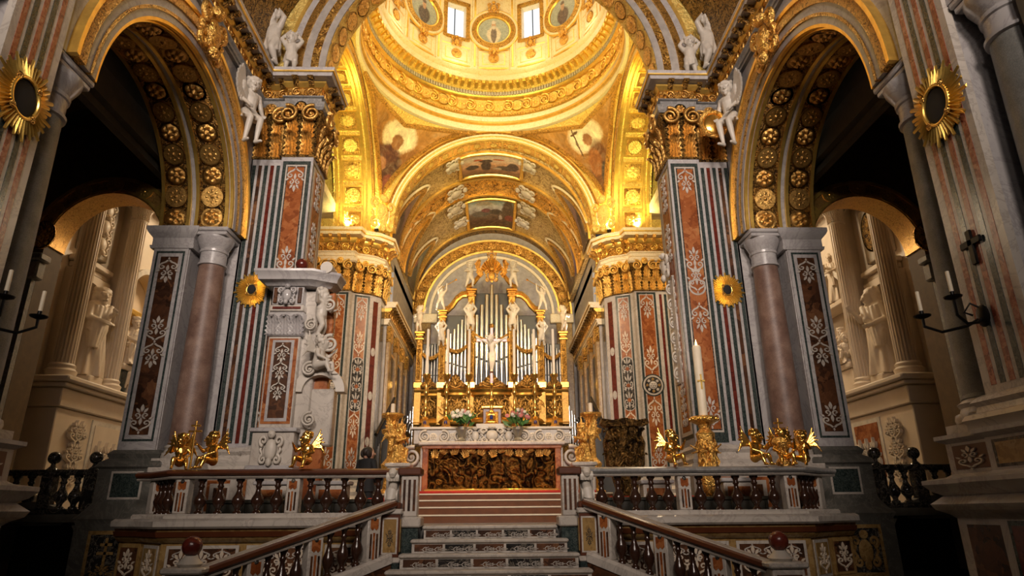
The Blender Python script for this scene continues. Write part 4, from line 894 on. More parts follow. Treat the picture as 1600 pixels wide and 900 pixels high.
fig('putto_seated', .013, fat=1.45, heads=1.5, sh=.12, hip=(0, .05, .20), chest=(0, .0, .44), neck=(0, -.02, .57), hd=(.02, -.04, .69), face=(.5, -1, -.1), wings=True, el=((-.22, -.06, .38), (.22, -.1, .42)), wrist=((-.14, -.2, .32), (.2, -.24, .54)), kn=((-.12, -.22, .22), (.14, -.22, .26)), an=((-.14, -.30, .06), (.16, -.26, .07)))
fig('putto_atlas', .013, fat=1.5, heads=1.4, sh=.13, hip=(0, 0, .42), chest=(.02, 0, .62), neck=(.03, -.02, .73), hd=(.04, -.06, .82), face=(.4, -1, -.3), el=((-.2, -.02, .82), (.24, -.02, .80)), wrist=((-.1, -.02, .98), (.12, -.02, 1.0)), kn=((-.09, -.1, .22), (.08, -.04, .22)), an=((-.08, .04, .03), (.1, .02, .03)), robe=((0, 0, .46), (0, 0, .2), .13, .15, 5))
fig('putto_trumpet', .013, fat=1.4, heads=1.45, sh=.12, hip=(0, 0, .46), chest=(.02, 0, .66), neck=(.03, 0, .78), hd=(.02, -.02, .88), face=(.7, -1, .3), el=((-.06, -.2, .8), (.26, -.06, .82)), wrist=((.08, -.22, .92), (.3, -.16, .98)), kn=((-.12, -.04, .26), (.1, -.02, .24)), an=((-.18, .06, .05), (.16, .04, .02)))
fig('crucified', .012, fat=.85, hip=(.02, 0, .50), chest=(0, -.02, .72), neck=(0, -.03, .82), hd=(-.04, -.06, .87), face=(-.3, -1, -.5), el=((-.2, 0, .84), (.2, 0, .84)), wrist=((-.34, .02, .93), (.34, .02, .93)), kn=((-.03, -.08, .28), (.05, -.08, .28)), an=((-.015, -.01, .05), (.02, -.02, .05)), robe=((.02, 0, .54), (.02, 0, .42), .08, .09, 5))
fig('kneeling_angel', .011, fat=1.15, heads=1.15, hip=(0, .08, .34), chest=(0, .0, .56), neck=(0, -.02, .67), hd=(0, -.05, .75), face=(.2, -1, -.2), wings=True, el=((-.18, -.06, .48), (.18, -.08, .48)), wrist=((-.03, -.2, .52), (.04, -.2, .53)), kn=((-.08, -.14, .30), (.08, -.1, .06)), an=((-.08, -.12, .03), (.09, .2, .05)), robe=((0, .04, .40), (0, .02, .0), .11, .17, 7), hair='long')
def mk_wing():
    mb = MB()
    for i in range(9):
        a = radians(22+i*11); L = 1.0-.07*i; w = .1; c, d = sin(a), cos(a)
        mb.prism([(x*d+z*c, -x*c+z*d) for x, z in ((-w*.4, .1), (-w, L*.5), (-w*.8, L*.9), (0, L), (w*.8, L*.9), (w, L*.5), (w*.4, .1))], -.03-.012*i, .03-.012*i, 'y')
    for i in range(6): mb.ell((.05*i, -.06, .14+.03*i), (.12, .08, .2), 8, 6)
    return mb
def statue(name, label, key, mat, loc, h, rz=0, s=1, cat='statue', grp=None):
    t = put(figm(key, mat), name, None, loc, (0, 0, rz), (h*s, h, h)); tag(t, label, cat, grp); return t
for s in (-1, 1):
    w = SIDE[s]
    # white angel in the arch spandrel, holding a gilded shield on the right-hand wall
    a = statue('spandrel_angel', 'white marble winged angel seated in the %s arch spandrel%s' % (w, ' beside a gilded shield' if s > 0 else ''), 'spandrel_angel', 'statue_marble', (s*6.72, 15.55, 9.45), 2.15, radians(-58)*s, s, 'statue')
    wg = shared('wing', mk_wing, 'statue_marble')
    o = put(wg, 'wing', a); o.matrix_parent_inverse = Matrix.LocRotScale(a.location, a.rotation_euler, a.scale).inverted(); o.location = (s*6.84, 15.42, 10.85); o.rotation_euler = (0, 0, s*radians(-84)); o.scale = (s*.95, .9, 1.05)
    if s > 0:
        g = thing('gilded_shield', 'round gilded shield held by the right spandrel angel', 'shield', (6.3, 15.75, 10.4), 1)
        part(MB().ell((0, 0, 0), (.34, .12, .38), 16, 10), 'boss', 'smooth_gold', g); part(MB().tube([(.36*cos(2*pi*i/24), -.04, .4*sin(2*pi*i/24)) for i in range(25)], .06, 7, False), 'rim', 'gold', g)
    for j, (x, z, h, rz, key) in enumerate(((6.72, 12.9, 1.9, 25, 'putto_atlas'), (6.1, 12.64, 1.35, -15, 'putto_atlas'))):
        statue('putto', 'white marble putto on the %s cornice, %s of the pair' % (w, ('higher', 'lower')[j]), key, 'statue_marble', (s*x, 16.45, z), h, radians(rz)*s, s, 'statue')
# ------------------------------------------------------------------ sanctuary front: platform wall, balustrades, stairs
def mk_baluster():
    pr = [(.075, 0), (.075, .05), (.05, .07), (.045, .1), (.055, .14), (.10, .22), (.112, .29), (.10, .36), (.06, .45), (.042, .53), (.038, .58), (.055, .61), (.055, .64), (.042, .66), (.05, .72), (.075, .75), (.075, .8)]
    return MB().lathe(pr, 16)
balm = shared('baluster', mk_baluster, 'baluster_stone')
def post_panel(parent, x, y, z0, z1, w=.27, d=.26, rz=0):      # white post with a shield-shaped and two long inlays
    o = part(MB().bev(-w/2, w/2, -d/2, d/2, z0, z1, .015), 'post', 'white_marble', parent); o.location = (x, y, 0); o.rotation_euler = (0, 0, rz)
    H = z1-z0
    def sub(poly, nm, m):
        q = part(MB().prism([(a*w, z0+b*H) for a, b in poly], -d/2-.012, -d/2+.02, 'y'), nm, m, o)
    sub([(-.3, .92), (-.3, .72), (-.14, .67), (0, .72), (.14, .67), (.3, .72), (.3, .92)], 'shield_inlay', 'orange_marble')
    sub([(-.3, .6), (-.3, .08), (-.17, .08), (-.17, .6)], 'long_inlay', 'dark_breccia'); sub([(.3, .6), (.3, .08), (.17, .08), (.17, .6)], 'long_inlay', 'dark_breccia'); sub([(-.07, .62), (-.07, .06), (.07, .06), (.07, .62)], 'middle_inlay', 'orange_marble')
    q = part(MB().ell((0, -d/2, z0+.92*H), (.045, .03, .045), 10, 6), 'boss', 'black_marble', o)
    return o
for s in (-1, 1):
    w = SIDE[s]
    # platform front wall below the balustrade
    path = [(8.0, 15.2), (7.25, 14.75), (6.55, 14.05), (1.75, 14.05), (1.75, 15.0)]
    wl = root_struct('wall_platform_'+w, s)
    part(MB().sweep([(-.3, -1.6), (.1, -1.6), (.1, -1.35), (.0, -1.3), (0, -.52), (.06, -.5), (.12, -.42), (.08, -.36), (.14, -.3), (.16, -.22), (-.3, -.22)], path), 'body', 'yellow_marble', wl)
    part(MB().sweep([(-.3, -.24), (.22, -.24), (.26, -.2), (.26, -.1), (.18, -.05), (-.3, -.05)], path), 'ledge', 'white_marble', wl)
    part(MB().sweep([(.0, -.42), (.15, -.40), (.18, -.30), (.0, -.28)], path), 'red_moulding', 'walnut', wl)
    f = Face(wl, path[2], path[3])
    for i, (a0, a1) in enumerate(((.12, 1.55), (1.7, 3.1), (3.25, 4.65))):
        f.slab('panel_border', 'white_marble', a0, a1, -1.28, -.56, .02); f.slab('panel', 'dark_breccia', a0+.06, a1-.06, -1.22, -.62, .03)
        for q in (.22, .5, .78):
            f.orn(palm('cream_marble'), 'scroll_inlay', a0+(a1-a0)*q, -1.18, (.42, .4, .36), .03); f.orn(palm('white_marble'), 'scroll_inlay', a0+(a1-a0)*q, -.66, (.34, .4, .2), .03, True)
    f = Face(wl, path[1], path[2]); f.slab('panel_border', 'white_marble', .1, f.L-.1, -1.28, -.56, .02); f.slab('panel', 'yellow_marble', .16, f.L-.16, -1.22, -.62, .03); f.orn(palm('cream_marble'), 'scroll_inlay', f.L/2, -1.15, (.5, .4, .34), .03)
    f = Face(wl, path[0], path[1]); f.slab('panel_border', 'yellow_marble', .08, f.L-.08, -1.28, -.56, .02); f.slab('panel', 'dark_breccia', .14, f.L-.14, -1.22, -.62, .03); f.orn(palm('cream_marble'), 'scroll_inlay', f.L/2, -1.15, (.5, .4, .34), .03)
    # balustrade on the platform edge
    b = thing('balustrade', 'long marble altar balustrade with dark bulbous balusters %s of the stairs' % w, 'balustrade', (0, 0, 0), s)
    bp = [(7.6, 15.0), (7.2, 14.85), (6.5, 14.15), (1.62, 14.15)]
    part(MB().sweep([(-.17, -.05), (.17, -.05), (.17, 0), (.13, .04), (-.13, .04), (-.17, 0)], bp), 'plinth', 'white_marble', b)
    part(MB().sweep([(-.16, .72), (.16, .72), (.19, .75), (.15, .78), (-.15, .78), (-.19, .75)], bp), 'under_rail', 'white_marble', b)
    part(MB().sweep([(-.2, .78), (.2, .78), (.24, .82), (.24, .86), (.18, .9), (-.18, .9), (-.24, .86), (-.24, .82)], bp), 'hand_rail', 'walnut' if s < 0 else 'grey_marble', b)
    for x in (6.3, 4.05, 2.0): post_panel(b, x, 14.15, .04, .72)
    post_panel(b, 1.72, 14.13, .04, .72, .2, .3)
    post_panel(b, 7.2, 14.85, .04, .72, .25, .25, radians(-45))
    for x0, x1, n in ((6.15, 4.2, 5), (3.9, 2.15, 5)):
        for i in range(n): put(balm, 'baluster', b, (x1+(x0-x1)*(i+.5)/n, 14.15, .03), None, (1.15, 1.15, .87))
    for q in (.25, .5, .75): put(balm, 'baluster', b, (6.5+.7*q, 14.15+.7*q, .03), None, (1.1, 1.1, .87))
    for q, (x0, x1) in enumerate(((2.5, 4.2), (4.4, 6.1))):
        kb = thing('bench_filler', 'added dark bench shape behind the %s balustrade, %s half' % (w, ('inner', 'outer')[q]), 'bench', (0, 14.95, SAN), s)  # bench shape added to fill the dark zone behind the balusters
        part(MB().bev(x0, x1, -.2, .18, .46, .54, .02), 'seat', 'dark_wood', kb); part(MB().bev(x0+.05, x1-.05, -.16, -.1, .04, .46, .01), 'front_board', 'dark_wood', kb)
        for x in (x0+.04, (x0+x1)/2, x1-.1): part(MB().bev(x, x+.06, -.2, .16, 0, .46, .01), 'leg', 'dark_wood', kb)
    # stair rail: newel, raking rail with posts and balusters, lower newel with a ball
    P0 = Vector((2.02, 13.45, 0)); P1 = Vector((4.72, 11.35, 0)); zt0, zt1 = .22, -.82
    r = thing('stair_rail', 'raking marble stair rail with dark balusters descending to the %s' % w, 'stair rail', (0, 0, 0), s)
    d = (P1-P0); L = d.length; d2 = d.normalized(); nr = Vector((-d2.y, d2.x, 0))
    def rake(a0, a1, prof, nm, m):
        vs = []; k = len(prof)
        for a in (a0, a1):
            p = P0+d*a; z = zt0+(zt1-zt0)*a
            vs += [(p.x+nr.x*o, p.y+nr.y*o, z+h) for o, h in prof]
        part(MB().add(vs, [tuple(range(k))[::-1], tuple(range(k, 2*k))]+[(i, (i+1) % k, k+(i+1) % k, k+i) for i in range(k)]), nm, m, r)
    rake(-.03, 1.03, [(-.17, -.13), (.17, -.13), (.22, -.09), (.22, -.03), (.15, 0), (-.15, 0), (-.22, -.03), (-.22, -.09)], 'hand_rail', 'walnut')
    rake(-.03, 1.03, [(-.15, -.18), (.15, -.18), (.17, -.14), (-.17, -.14)], 'under_rail', 'white_marble')
    rake(-.03, 1.03, [(-.16, -.2+.19), (.16, -.2+.19), (.14, .012), (-.14, .012)], 'rail_top', 'white_marble')
    rake(-.02, 1.02, [(-.19, -1.12), (.19, -1.12), (.19, -.98), (.13, -.93), (-.13, -.93), (-.19, -.98)], 'raking_plinth', 'white_marble')
    rake(-.02, 1.02, [(-.16, -2.0), (.16, -2.0), (.16, -1.12), (-.16, -1.12)], 'stringer', 'dark_breccia')
    rzr = atan2(d2.y, d2.x)+pi
    for a in (.09, .42, .72):
        p = P0+d*a; z = zt0+(zt1-zt0)*a; post_panel(r, p.x, p.y, z-.97, z-.14, .27, .26, atan2(d2.y, d2.x))
    for a in (.17, .25, .33, .5, .575, .65, .8, .88):
        p = P0+d*a; z = zt0+(zt1-zt0)*a; put(balm, 'baluster', r, (p.x, p.y, z-.95), None, (1.0, 1.0, .98))
    nw = thing('stair_newel', 'square inlaid newel post at the top of the %s stair rail' % w, 'newel', (s*1.93, 13.62, 0), s)
    part(MB().bev(-.2, .2, -.2, .2, -1.6, -.86, .02), 'base', 'green_marble', nw); part(MB().bev(-.22, .22, -.22, .22, -.88, -.78, .02), 'lower_moulding', 'white_marble', nw)
    part(MB().bev(-.18, .18, -.18, .18, -.78, .0, .01), 'shaft', 'walnut', nw); part(MB().bev(-.21, .21, -.21, .21, .0, .1, .02), 'upper_moulding', 'white_marble', nw); part(MB().bev(-.18, .18, -.18, .18, .1, .22, .02), 'cap', 'walnut', nw)
    f = Face(nw, (.18, -.18), (-.18, -.18)); f.slab('panel_border', 'white_marble', .03, .33, -.72, -.06, .01); f.slab('panel', 'yellow_marble', .06, .30, -.69, -.09, .016); f.orn(palm('black_marble'), 'scroll_inlay', .18, -.45, (.12, .2, .12), .016); f.orn(palm('black_marble'), 'scroll_inlay', .18, -.42, (.12, .2, .12), .016, True)
    f = Face(nw, (-.18, -.18), (-.18, .18)); f.slab('panel', 'yellow_marble', .06, .30, -.69, -.09, .016)
    # white scroll console on the newel, leaning on the balustrade end
    cs = thing('scroll_console', 'white marble scroll bracket on the newel %s of the steps' % w, 'console', (s*1.97, 13.72, .22), s)
    mb = MB(); pts = [(-.02, .0), (.1, .02), (.17, .1), (.16, .2), (.06, .26), (-.02, .34), (-.04, .46), (0, .56), (.1, .58), (.16, .52)]
    mb.tube([(0, .12-y*1.3, z) for y, z in pts], [.07, .1, .11, .11, .1, .09, .09, .1, .09, .05], 10); part(mb, 'scroll', 'statue_marble', cs)
    part(MB().tube([(-.13, -.02, .13), (.13, -.02, .13)], .12, 14), 'lower_volute', 'statue_marble', cs); part(MB().tube([(-.13, .06, .5), (.13, .06, .5)], .09, 14), 'upper_volute', 'statue_marble', cs)
    for q in (-.09, -.03, .03, .09): part(MB().tube([(q, .0, .5), (q, .02, .42)], .03, 8), 'flute', 'statue_marble', cs)
    en = thing('balustrade_end_pier', 'striped marble end pier of the balustrade %s of the steps' % w, 'pier', (s*1.62, 14.0, 0), s)
    part(MB().bev(-.2, .2, -.3, .3, -1.6, -.25, .02), 'footing', 'green_marble', en); part(MB().bev(-.25, .25, -.36, .3, -.25, -.05, .03), 'base', 'white_marble', en); part(MB().bev(-.17, .17, -.3, .0, -.05, .74, .02), 'shaft', 'white_marble', en)
    for x in (-.1, .0, .1): part(MB().box(x-.025, x+.025, -.31, -.28, .06, .66), 'inlay_stripe', 'dark_breccia', en)
    part(MB().bev(-.24, .24, -.36, .1, .74, .9, .03), 'cap', 'walnut', en)
    # lower newel with its ball
    lf = thing('ball_newel', 'low scrolled newel with red marble ball at foot of %s stair rail' % w, 'newel', (s*4.75, 11.3, 0), s)
    part(MB().bev(-.26, .26, -.26, .26, -1.6, -.86, .02), 'shaft', 'white_marble', lf); part(MB().bev(-.32, .32, -.32, .32, -.86, -.76, .03), 'cap', 'white_marble', lf)
    f = Face(lf, (.26, -.26), (-.26, -.26)); f.slab('panel', 'dark_breccia', .06, .46, -1.5, -.95, .01); f.orn(palm('white_marble'), 'scroll_inlay', .26, -1.45, (.3, .3, .3), .01)
    part(MB().lathe([(.16, -.76), (.2, -.72), (.12, -.64), (.09, -.6)], 16), 'neck', 'statue_marble', lf); part(MB().ell((0, 0, -.46), .155, 20, 12), 'ball', 'wine_marble', lf)
# broad stone stairs up to the sanctuary
st = thing('stone_staircase', 'broad stone staircase with dark inlaid risers rising to the altar', 'staircase')
steps = [(14.3, 13.72, 1.34, -.22), (13.8, 13.33, 1.52, -.46), (13.4, 12.93, 1.68, -.70), (13.0, 12.53, 1.86, -.95), (12.6, 12.13, 2.1, -1.2), (12.2, 11.7, 2.4, -1.42)]
for i, (yb, yf, hw, z) in enumerate(steps):
    zb = steps[i+1][3] if i < 5 else -1.6
    o = part(MB().box(-hw+.03, hw-.03, yf+.05, yb, zb, z-.07), 'step', 'white_marble', st)
    part(MB().bev(-hw, hw, yf, yb, z-.07, z, .025), 'nosing', 'white_marble', o)
    for q in range(-2, 3):
        part(MB().box((q-.46)*2*hw/5.2, (q+.46)*2*hw/5.2, yf+.035, yf+.06, zb+.03, z-.09), 'riser_inlay', 'dark_breccia' if q % 2 == 0 else 'black_marble', o)
        for e in (-.2, .2): put(palm('white_marble'), 'scroll_inlay', o, ((q+e)*2*hw/5.2, yf+.034, (zb+z)/2-.06), (0, pi/2, 0), (.09, .2, .16))
# brown wooden altar steps with a red carpet edge on top
ws = thing('altar_steps', 'brown wooden steps with pale edges leading up to the altar', 'steps')
for i, (yf, z) in enumerate(((17.3, -.02), (17.7, .17), (18.1, .35), (18.5, .52))):
    o = part(MB().box(-3.3, 3.3, yf, 22.6, SAN if i == 0 else (-.02, .17, .35)[i-1], z), 'step', 'step_wood', ws); part(MB().bev(-3.32, 3.32, yf-.03, yf+.05, z-.035, z+.004, .008), 'pale_edge', 'wax', o)
tag(part(MB().bev(-2.9, 2.9, 18.75, 20.6, .524, .6, .02), 'altar_carpet', 'cloth_red'), 'red carpet lying on the top altar step', 'carpet')
# ------------------------------------------------------------------ high altar
AY = 20.0
al = thing('high_altar', 'marble high altar with gilded bronze relief front above the wooden steps', 'altar', (0, AY, 0))
part(MB().bev(-2.15, 2.15, .1, 1.2, .6, 1.9, .02), 'body', 'white_marble', al)
part(MB().bev(-1.92, 1.92, .02, .1, .66, 1.88, .01), 'relief_panel', 'relief_bronze', al)
for x in (-1.98, 1.98): part(MB().bev(x-.09, x+.09, -.04, .12, .6, 1.92, .02), 'frame_post', 'orange_marble', al)
part(MB().bev(-2.1, 2.1, -.06, .12, 1.84, 1.94, .02), 'frame_head', 'orange_marble', al); part(MB().bev(-2.0, 2.0, -.05, .1, .6, .7, .02), 'frame_foot', 'smooth_gold', al)
part(MB().bev(-2.2, 2.2, -.12, 1.2, 1.94, 2.06, .03), 'mensa', 'white_marble', al)
for i in range(15): part(MB().caps((-1.75+i*.25, .02, 1.12+.25*sin(i*2.1)), (-1.75+i*.25+.1*sin(i*3.3), -.0, 1.4+.14*cos(i*1.7)), .085, .05), 'relief_figure', 'relief_bronze', al); 
for i in range(13): put(acan('antique_gold'), 'relief_leaf', al, (-1.7+i*.283, .03, 1.84), (0, radians(180+25*sin(i*1.7)), 0), (.36, .2, .22+.08*cos(i*2.2)))
for s in (-1, 1):
    part(MB().bev(s*2.15 if s > 0 else -2.75, 2.75 if s > 0 else -2.15, .25, 1.2, .6, 1.5, .03), 'wing', 'white_marble', al)
    o = put(volu('statue_marble'), 'wing_volute', al, (s*2.42, .2, 1.62), None, (.6*s, .8, .6)); put(volu('statue_marble'), 'wing_volute', al, (s*2.4, .2, 1.05), None, (.44*s, .7, -.44))
gr = thing('altar_gradine', 'carved white marble shelf behind the altar carrying the candlesticks', 'altar shelf', (0, AY, 0))
part(MB().bev(-2.45, 2.45, .72, 1.5, 2.06, 2.5, .02), 'body', 'white_marble', gr); part(MB().bev(-2.55, 2.55, .64, 1.5, 2.5, 2.58, .02), 'shelf', 'statue_marble', gr); part(MB().bev(-.5, .5, .55, 1.3, 2.5, 2.66, .02), 'tabernacle_step', 'statue_marble', gr)
for i, x in enumerate((-2.1, -1.5, -1.0, 1.0, 1.5, 2.1)):
    q = 1 if i % 2 else -1
    put(volu('statue_marble'), 'carved_scroll', gr, (x, .72, 2.28), None, (.36*q, .5, .36)); put(ros2('statue_marble'), 'carved_flower', gr, (x+.27, .7, 2.28), (pi/2, 0, 0), (.12, .14, .12))
put(cart('statue_marble'), 'carved_crest', gr, (0, .66, 2.06), None, (.8, .6, .5))
for s in (-1, 1): put(cart('statue_marble'), 'carved_crest', gr, (s*.52, .68, 2.06), None, (.5, .5, .46))
def mk_stick(h): return MB().lathe([(.06, .26), (.11, .3), (.04, .36), (.035, .55*h*.55), (.06, .32*h), (.075, .36*h), (.045, .4*h), (.04, .58*h), (.065, .62*h), (.08, .66*h), (.05, .7*h), (.04, .86*h), (.09, .92*h), (.13, .96*h), (.13, h), (.05, h+.02)], 16)
pos = ['outer left', 'middle left', 'inner left', 'inner right', 'middle right', 'outer right']
for i, x in enumerate((-2.13, -1.47, -.76, .72, 1.38, 2.02)):
    c = thing('altar_candlestick', 'tall gilded candlestick with blue enamel foot and white candle, %s of altar' % pos[i], 'candlestick', (x, AY+.95, 2.58), 1, 'altar candlesticks')
    h = 1.72
    part(MB().lathe([(.2, 0), (.21, .04), (.15, .09), (.13, .2), (.08, .26)], 3, a0=pi/6, a1=pi/6+2*pi), 'foot', 'smooth_gold', c, ang=20)
    part(mk_stick(h), 'stem', 'smooth_gold', c); part(MB().ell((0, -.09, .15), (.05, .04, .075), 10, 8), 'enamel', 'blue_enamel', c)
    cd = part(MB().lathe([(.048, h), (.045, h+1.5), (.03, h+1.53), (.004, h+1.54)], 14), 'candle', 'wax', c); part(MB().tube([(0, 0, h+1.53), (.005, 0, h+1.57)], .006, 5), 'wick', 'iron', cd)
cr = thing('altar_crucifix', 'tall gilded altar crucifix with a carved figure on the cross', 'crucifix', (-.02, AY+.85, 2.66))
part(MB().lathe([(.22, 0), (.23, .05), (.14, .1), (.12, .3), (.06, .36)], 4), 'foot', 'smooth_gold', cr, ang=20); part(MB().ell((0, -.1, .22), (.055, .05, .09), 10, 8), 'enamel', 'blue_enamel', cr)
part(MB().lathe([(.06, .34), (.09, .4), (.04, .5), (.05, .7), (.08, .76), (.04, .84), (.04, 1.2), (.07, 1.26), (.05, 1.32)], 14), 'stem', 'smooth_gold', cr)
part(MB().bev(-.055, .055, -.03, .03, 1.3, 3.2, .012).bev(-.52, .52, -.03, .03, 2.7, 2.81, .012), 'cross', 'orange_marble', cr)
for x, z in ((-.56, 2.755), (.56, 2.755), (0, 3.24)): put(ros2('gold'), 'cross_finial', cr, (x, -.02, z), (pi/2, 0, 0), .09)
put(figm('crucified', 'wax'), 'crucified_figure', cr, (0, -.06, 1.66), None, 1.25)
for i in range(20):
    a = 2*pi*i/20; part(MB().tube([(.12*cos(a), .0, 2.755+.12*sin(a)), (.3*cos(a), 0, 2.755+.3*sin(a))], [.014, .004], 5), 'ray', 'gold', cr)
tb = thing('tabernacle', 'small red marble tabernacle behind the crucifix foot', 'tabernacle', (0, AY+1.15, 2.58)); part(MB().bev(-.3, .3, -.1, .3, 0, .62, .02), 'body', 'walnut', tb); part(MB().bev(-.36, .36, -.14, .3, .62, .72, .03), 'cap', 'smooth_gold', tb); part(MB().bev(-.2, .2, -.12, -.09, .06, .52, .01), 'door', 'gold', tb)
for i, x in enumerate((-.93, .80)):
    v = thing('flower_vase', 'vase of green leaves and %s flowers on the altar %s of the crucifix' % (('white', 'left'), ('pink and white', 'right'))[i], 'flowers', (x, AY+.3, 2.06), sc=1.45); rnd = random.Random(i)
    part(MB().lathe([(.08, 0), (.1, .04), (.05, .1), (.12, .26), (.1, .32)], 14), 'vase', 'pipe_dark', v)
    lf = shared('leaf', lambda: MB().add([(0, 0, 0), (.25, .06, .4), (0, .1, 1), (-.25, .06, .4), (0, -.05, .45)], [(0, 1, 4), (1, 2, 4), (2, 3, 4), (3, 0, 4)]), 'leaf_green'); fl = [ros2('flower_white'), ros2('flower_pink')]
    for k in range(46):
        a = rnd.uniform(0, 2*pi); e = rnd.uniform(.1, 1.4); rr = rnd.uniform(.05, .3)
        put(lf, 'leaf', v, (rr*cos(a)*.8, rr*sin(a)*.5, .32+rnd.uniform(0, .18)), (e*.8*-sin(a), e*.9*cos(a), rnd.uniform(0, 6)), (.16, .16, .22))
    for k in range(24):
        a = rnd.uniform(0, 2*pi); rr = rnd.uniform(.02, .3); zz = .42+.26*sqrt(max(0, 1-(rr/.33)**2))*rnd.uniform(.5, 1)
        put(fl[rnd.random() < (.1, .5)[i]], 'flower', v, (rr*cos(a)*1.1, -abs(rr*sin(a))*.7, zz), (pi/2+rnd.uniform(-.6, .6), rnd.uniform(-.5, .5), 0), (.045, .045, .05))
# gilded torches and angels beside the altar
for s in (-1, 1):
    w = SIDE[s]
    t = thing('gilded_torchere', 'tall gilded turned torchere standing %s of the altar' % w, 'candelabrum', (s*3.1, AY+.5, .52))
    part(MB().lathe([(.34, 0), (.36, .1), (.2, .2), (.16, .6), (.26, .8), (.28, .9), (.12, 1.1), (.1, 1.6), (.2, 1.75), (.3, 1.85), (.32, 1.95), (.14, 2.0), (.12, 2.2), (.22, 2.3), (.34, 2.38), (.34, 2.44), (.1, 2.46)], 24), 'stem', 'gold', t)
    part(MB().lathe([(.07, 2.46), (.065, 2.75), (.01, 2.77)], 12), 'candle', 'wax', t)
    for k in range(6): put(acan('gold'), 'acanthus_leaf', t, (.1*cos(k*pi/3), .1*sin(k*pi/3), 2.0), (0, 0, k*pi/3+pi/2), (.4, .5, .4))
    pk = tag(part(MB().bev(-.3, .3, -.3, .3, .525, 1.25, .03).bev(-.36, .36, -.36, .36, 1.25, 1.36, .03), 'angel_pedestal', 'white_marble', None, loc=(s*2.62, 19.1, 0)), 'white marble pedestal under the gilded angel %s of the altar' % w, 'pedestal')
    statue('kneeling_angel', 'gilded winged angel kneeling on a pedestal %s of the altar' % w, 'kneeling_angel', 'gold', (s*2.62, 19.05, 1.36), 1.25, radians(-50)*s, s)
    # gilded putti sitting on the balustrade rails
    statue('gilded_putto', 'single gilded winged putto sitting on the %s balustrade rail' % w, 'putto_seated', 'smooth_gold', (s*3.87, 14.13, .9), .9, radians(20)*s, s)
    for j, (x, rz) in enumerate(((5.85, 40), (6.62, -25)) if s < 0 else ((5.7, 35), (6.3, -10), (6.85, -50))):
        statue('gilded_putto', 'gilded putto in the group on the %s end of the %s balustrade, %s' % (w, w, ('inner one', 'outer one' if s < 0 else 'middle one', 'outermost')[j]), 'putto_seated', 'smooth_gold', (s*x, 14.17 if j < 1 else (14.17, 14.45)[x > 6.4], .9), .92, radians(rz)*s, s, 'statue', 'putti on the balustrade ends')
    cs = thing('patriarchal_cross', 'gilded double-barred cross staff standing among the putti on the %s' % w, 'cross', (s*6.28, 14.2, .9))
    part(MB().tube([(0, 0, 0), (0, 0, 1.02)], .022, 8), 'staff', 'smooth_gold', cs)
    for z, hw in ((.92, .1), (.8, .14)): part(MB().bev(-hw, hw, -.02, .02, z-.02, z+.02, .006), 'bar', 'smooth_gold', cs)
    if s > 0: part(MB().lathe([(.14, 0), (.16, .1), (.08, .2), (.2, .5), (.16, .6), (.05, .64)], 16), 'mitre_base', 'gold', cs)
# ------------------------------------------------------------------ pipe organ filling the end of the choir
OY = 35.6
og = thing('pipe_organ', 'gilded baroque organ case with silver pipes and white putti behind the altar', 'organ', (-.12, OY, 0))
part(MB().bev(-4.35, 4.35, .5, 2.2, SAN, 6.3, .03), 'lower_case', 'dark_gold', og)
part(MB().bev(-2.95, 2.95, .95, 2.2, 6.3, 11.0, .03).bev(-4.1, 4.1, 1.0, 2.2, 6.3, 9.3, .03).bev(-1.4, 1.4, 1.0, 2.2, 11, 12.4, .03), 'back_board', 'dark_wood', og)
# bowed balcony under the pipes: mouldings and openwork panels
def bow(x): return .0+.38*(1-min(1, abs(x)/1.15)**2) if abs(x) < 1.15 else (.25*(1-((abs(x)-2.0)/.85)**2) if abs(x) < 2.85 else 0)
xs = [-4.3+8.6*i/86 for i in range(87)]
def bowed(prof, nm, m): part(MB().sweep(prof, [(x, .5-bow(x)) for x in xs][::-1]), nm, m, og)
bowed([(-.3, 4.6), (.1, 4.6), (.16, 4.7), (.12, 4.85), (.04, 4.95), (-.3, 4.95)], 'lower_moulding', 'smooth_gold')
bowed([(-.3, 4.95), (.02, 4.95), (.02, 6.1), (-.3, 6.1)], 'openwork_band', 'dark_gold')
bowed([(-.3, 6.1), (.06, 6.1), (.12, 6.2), (.1, 6.32), (.18, 6.4), (.2, 6.52), (.08, 6.6), (-.3, 6.6)], 'upper_moulding', 'smooth_gold')
for x in (-3.6, -2.4, -1.7, -.6, 0, .6, 1.7, 2.4, 3.6):
    put(palm('gold'), 'openwork_scroll', og, (x-.18, .5-bow(x)-.06, 5.1), None, (.62, .8, .6)); put(palm('gold'), 'openwork_scroll', og, (x+.18, .5-bow(x)-.06, 6.0), (0, pi, 0), (.62, .8, .6))
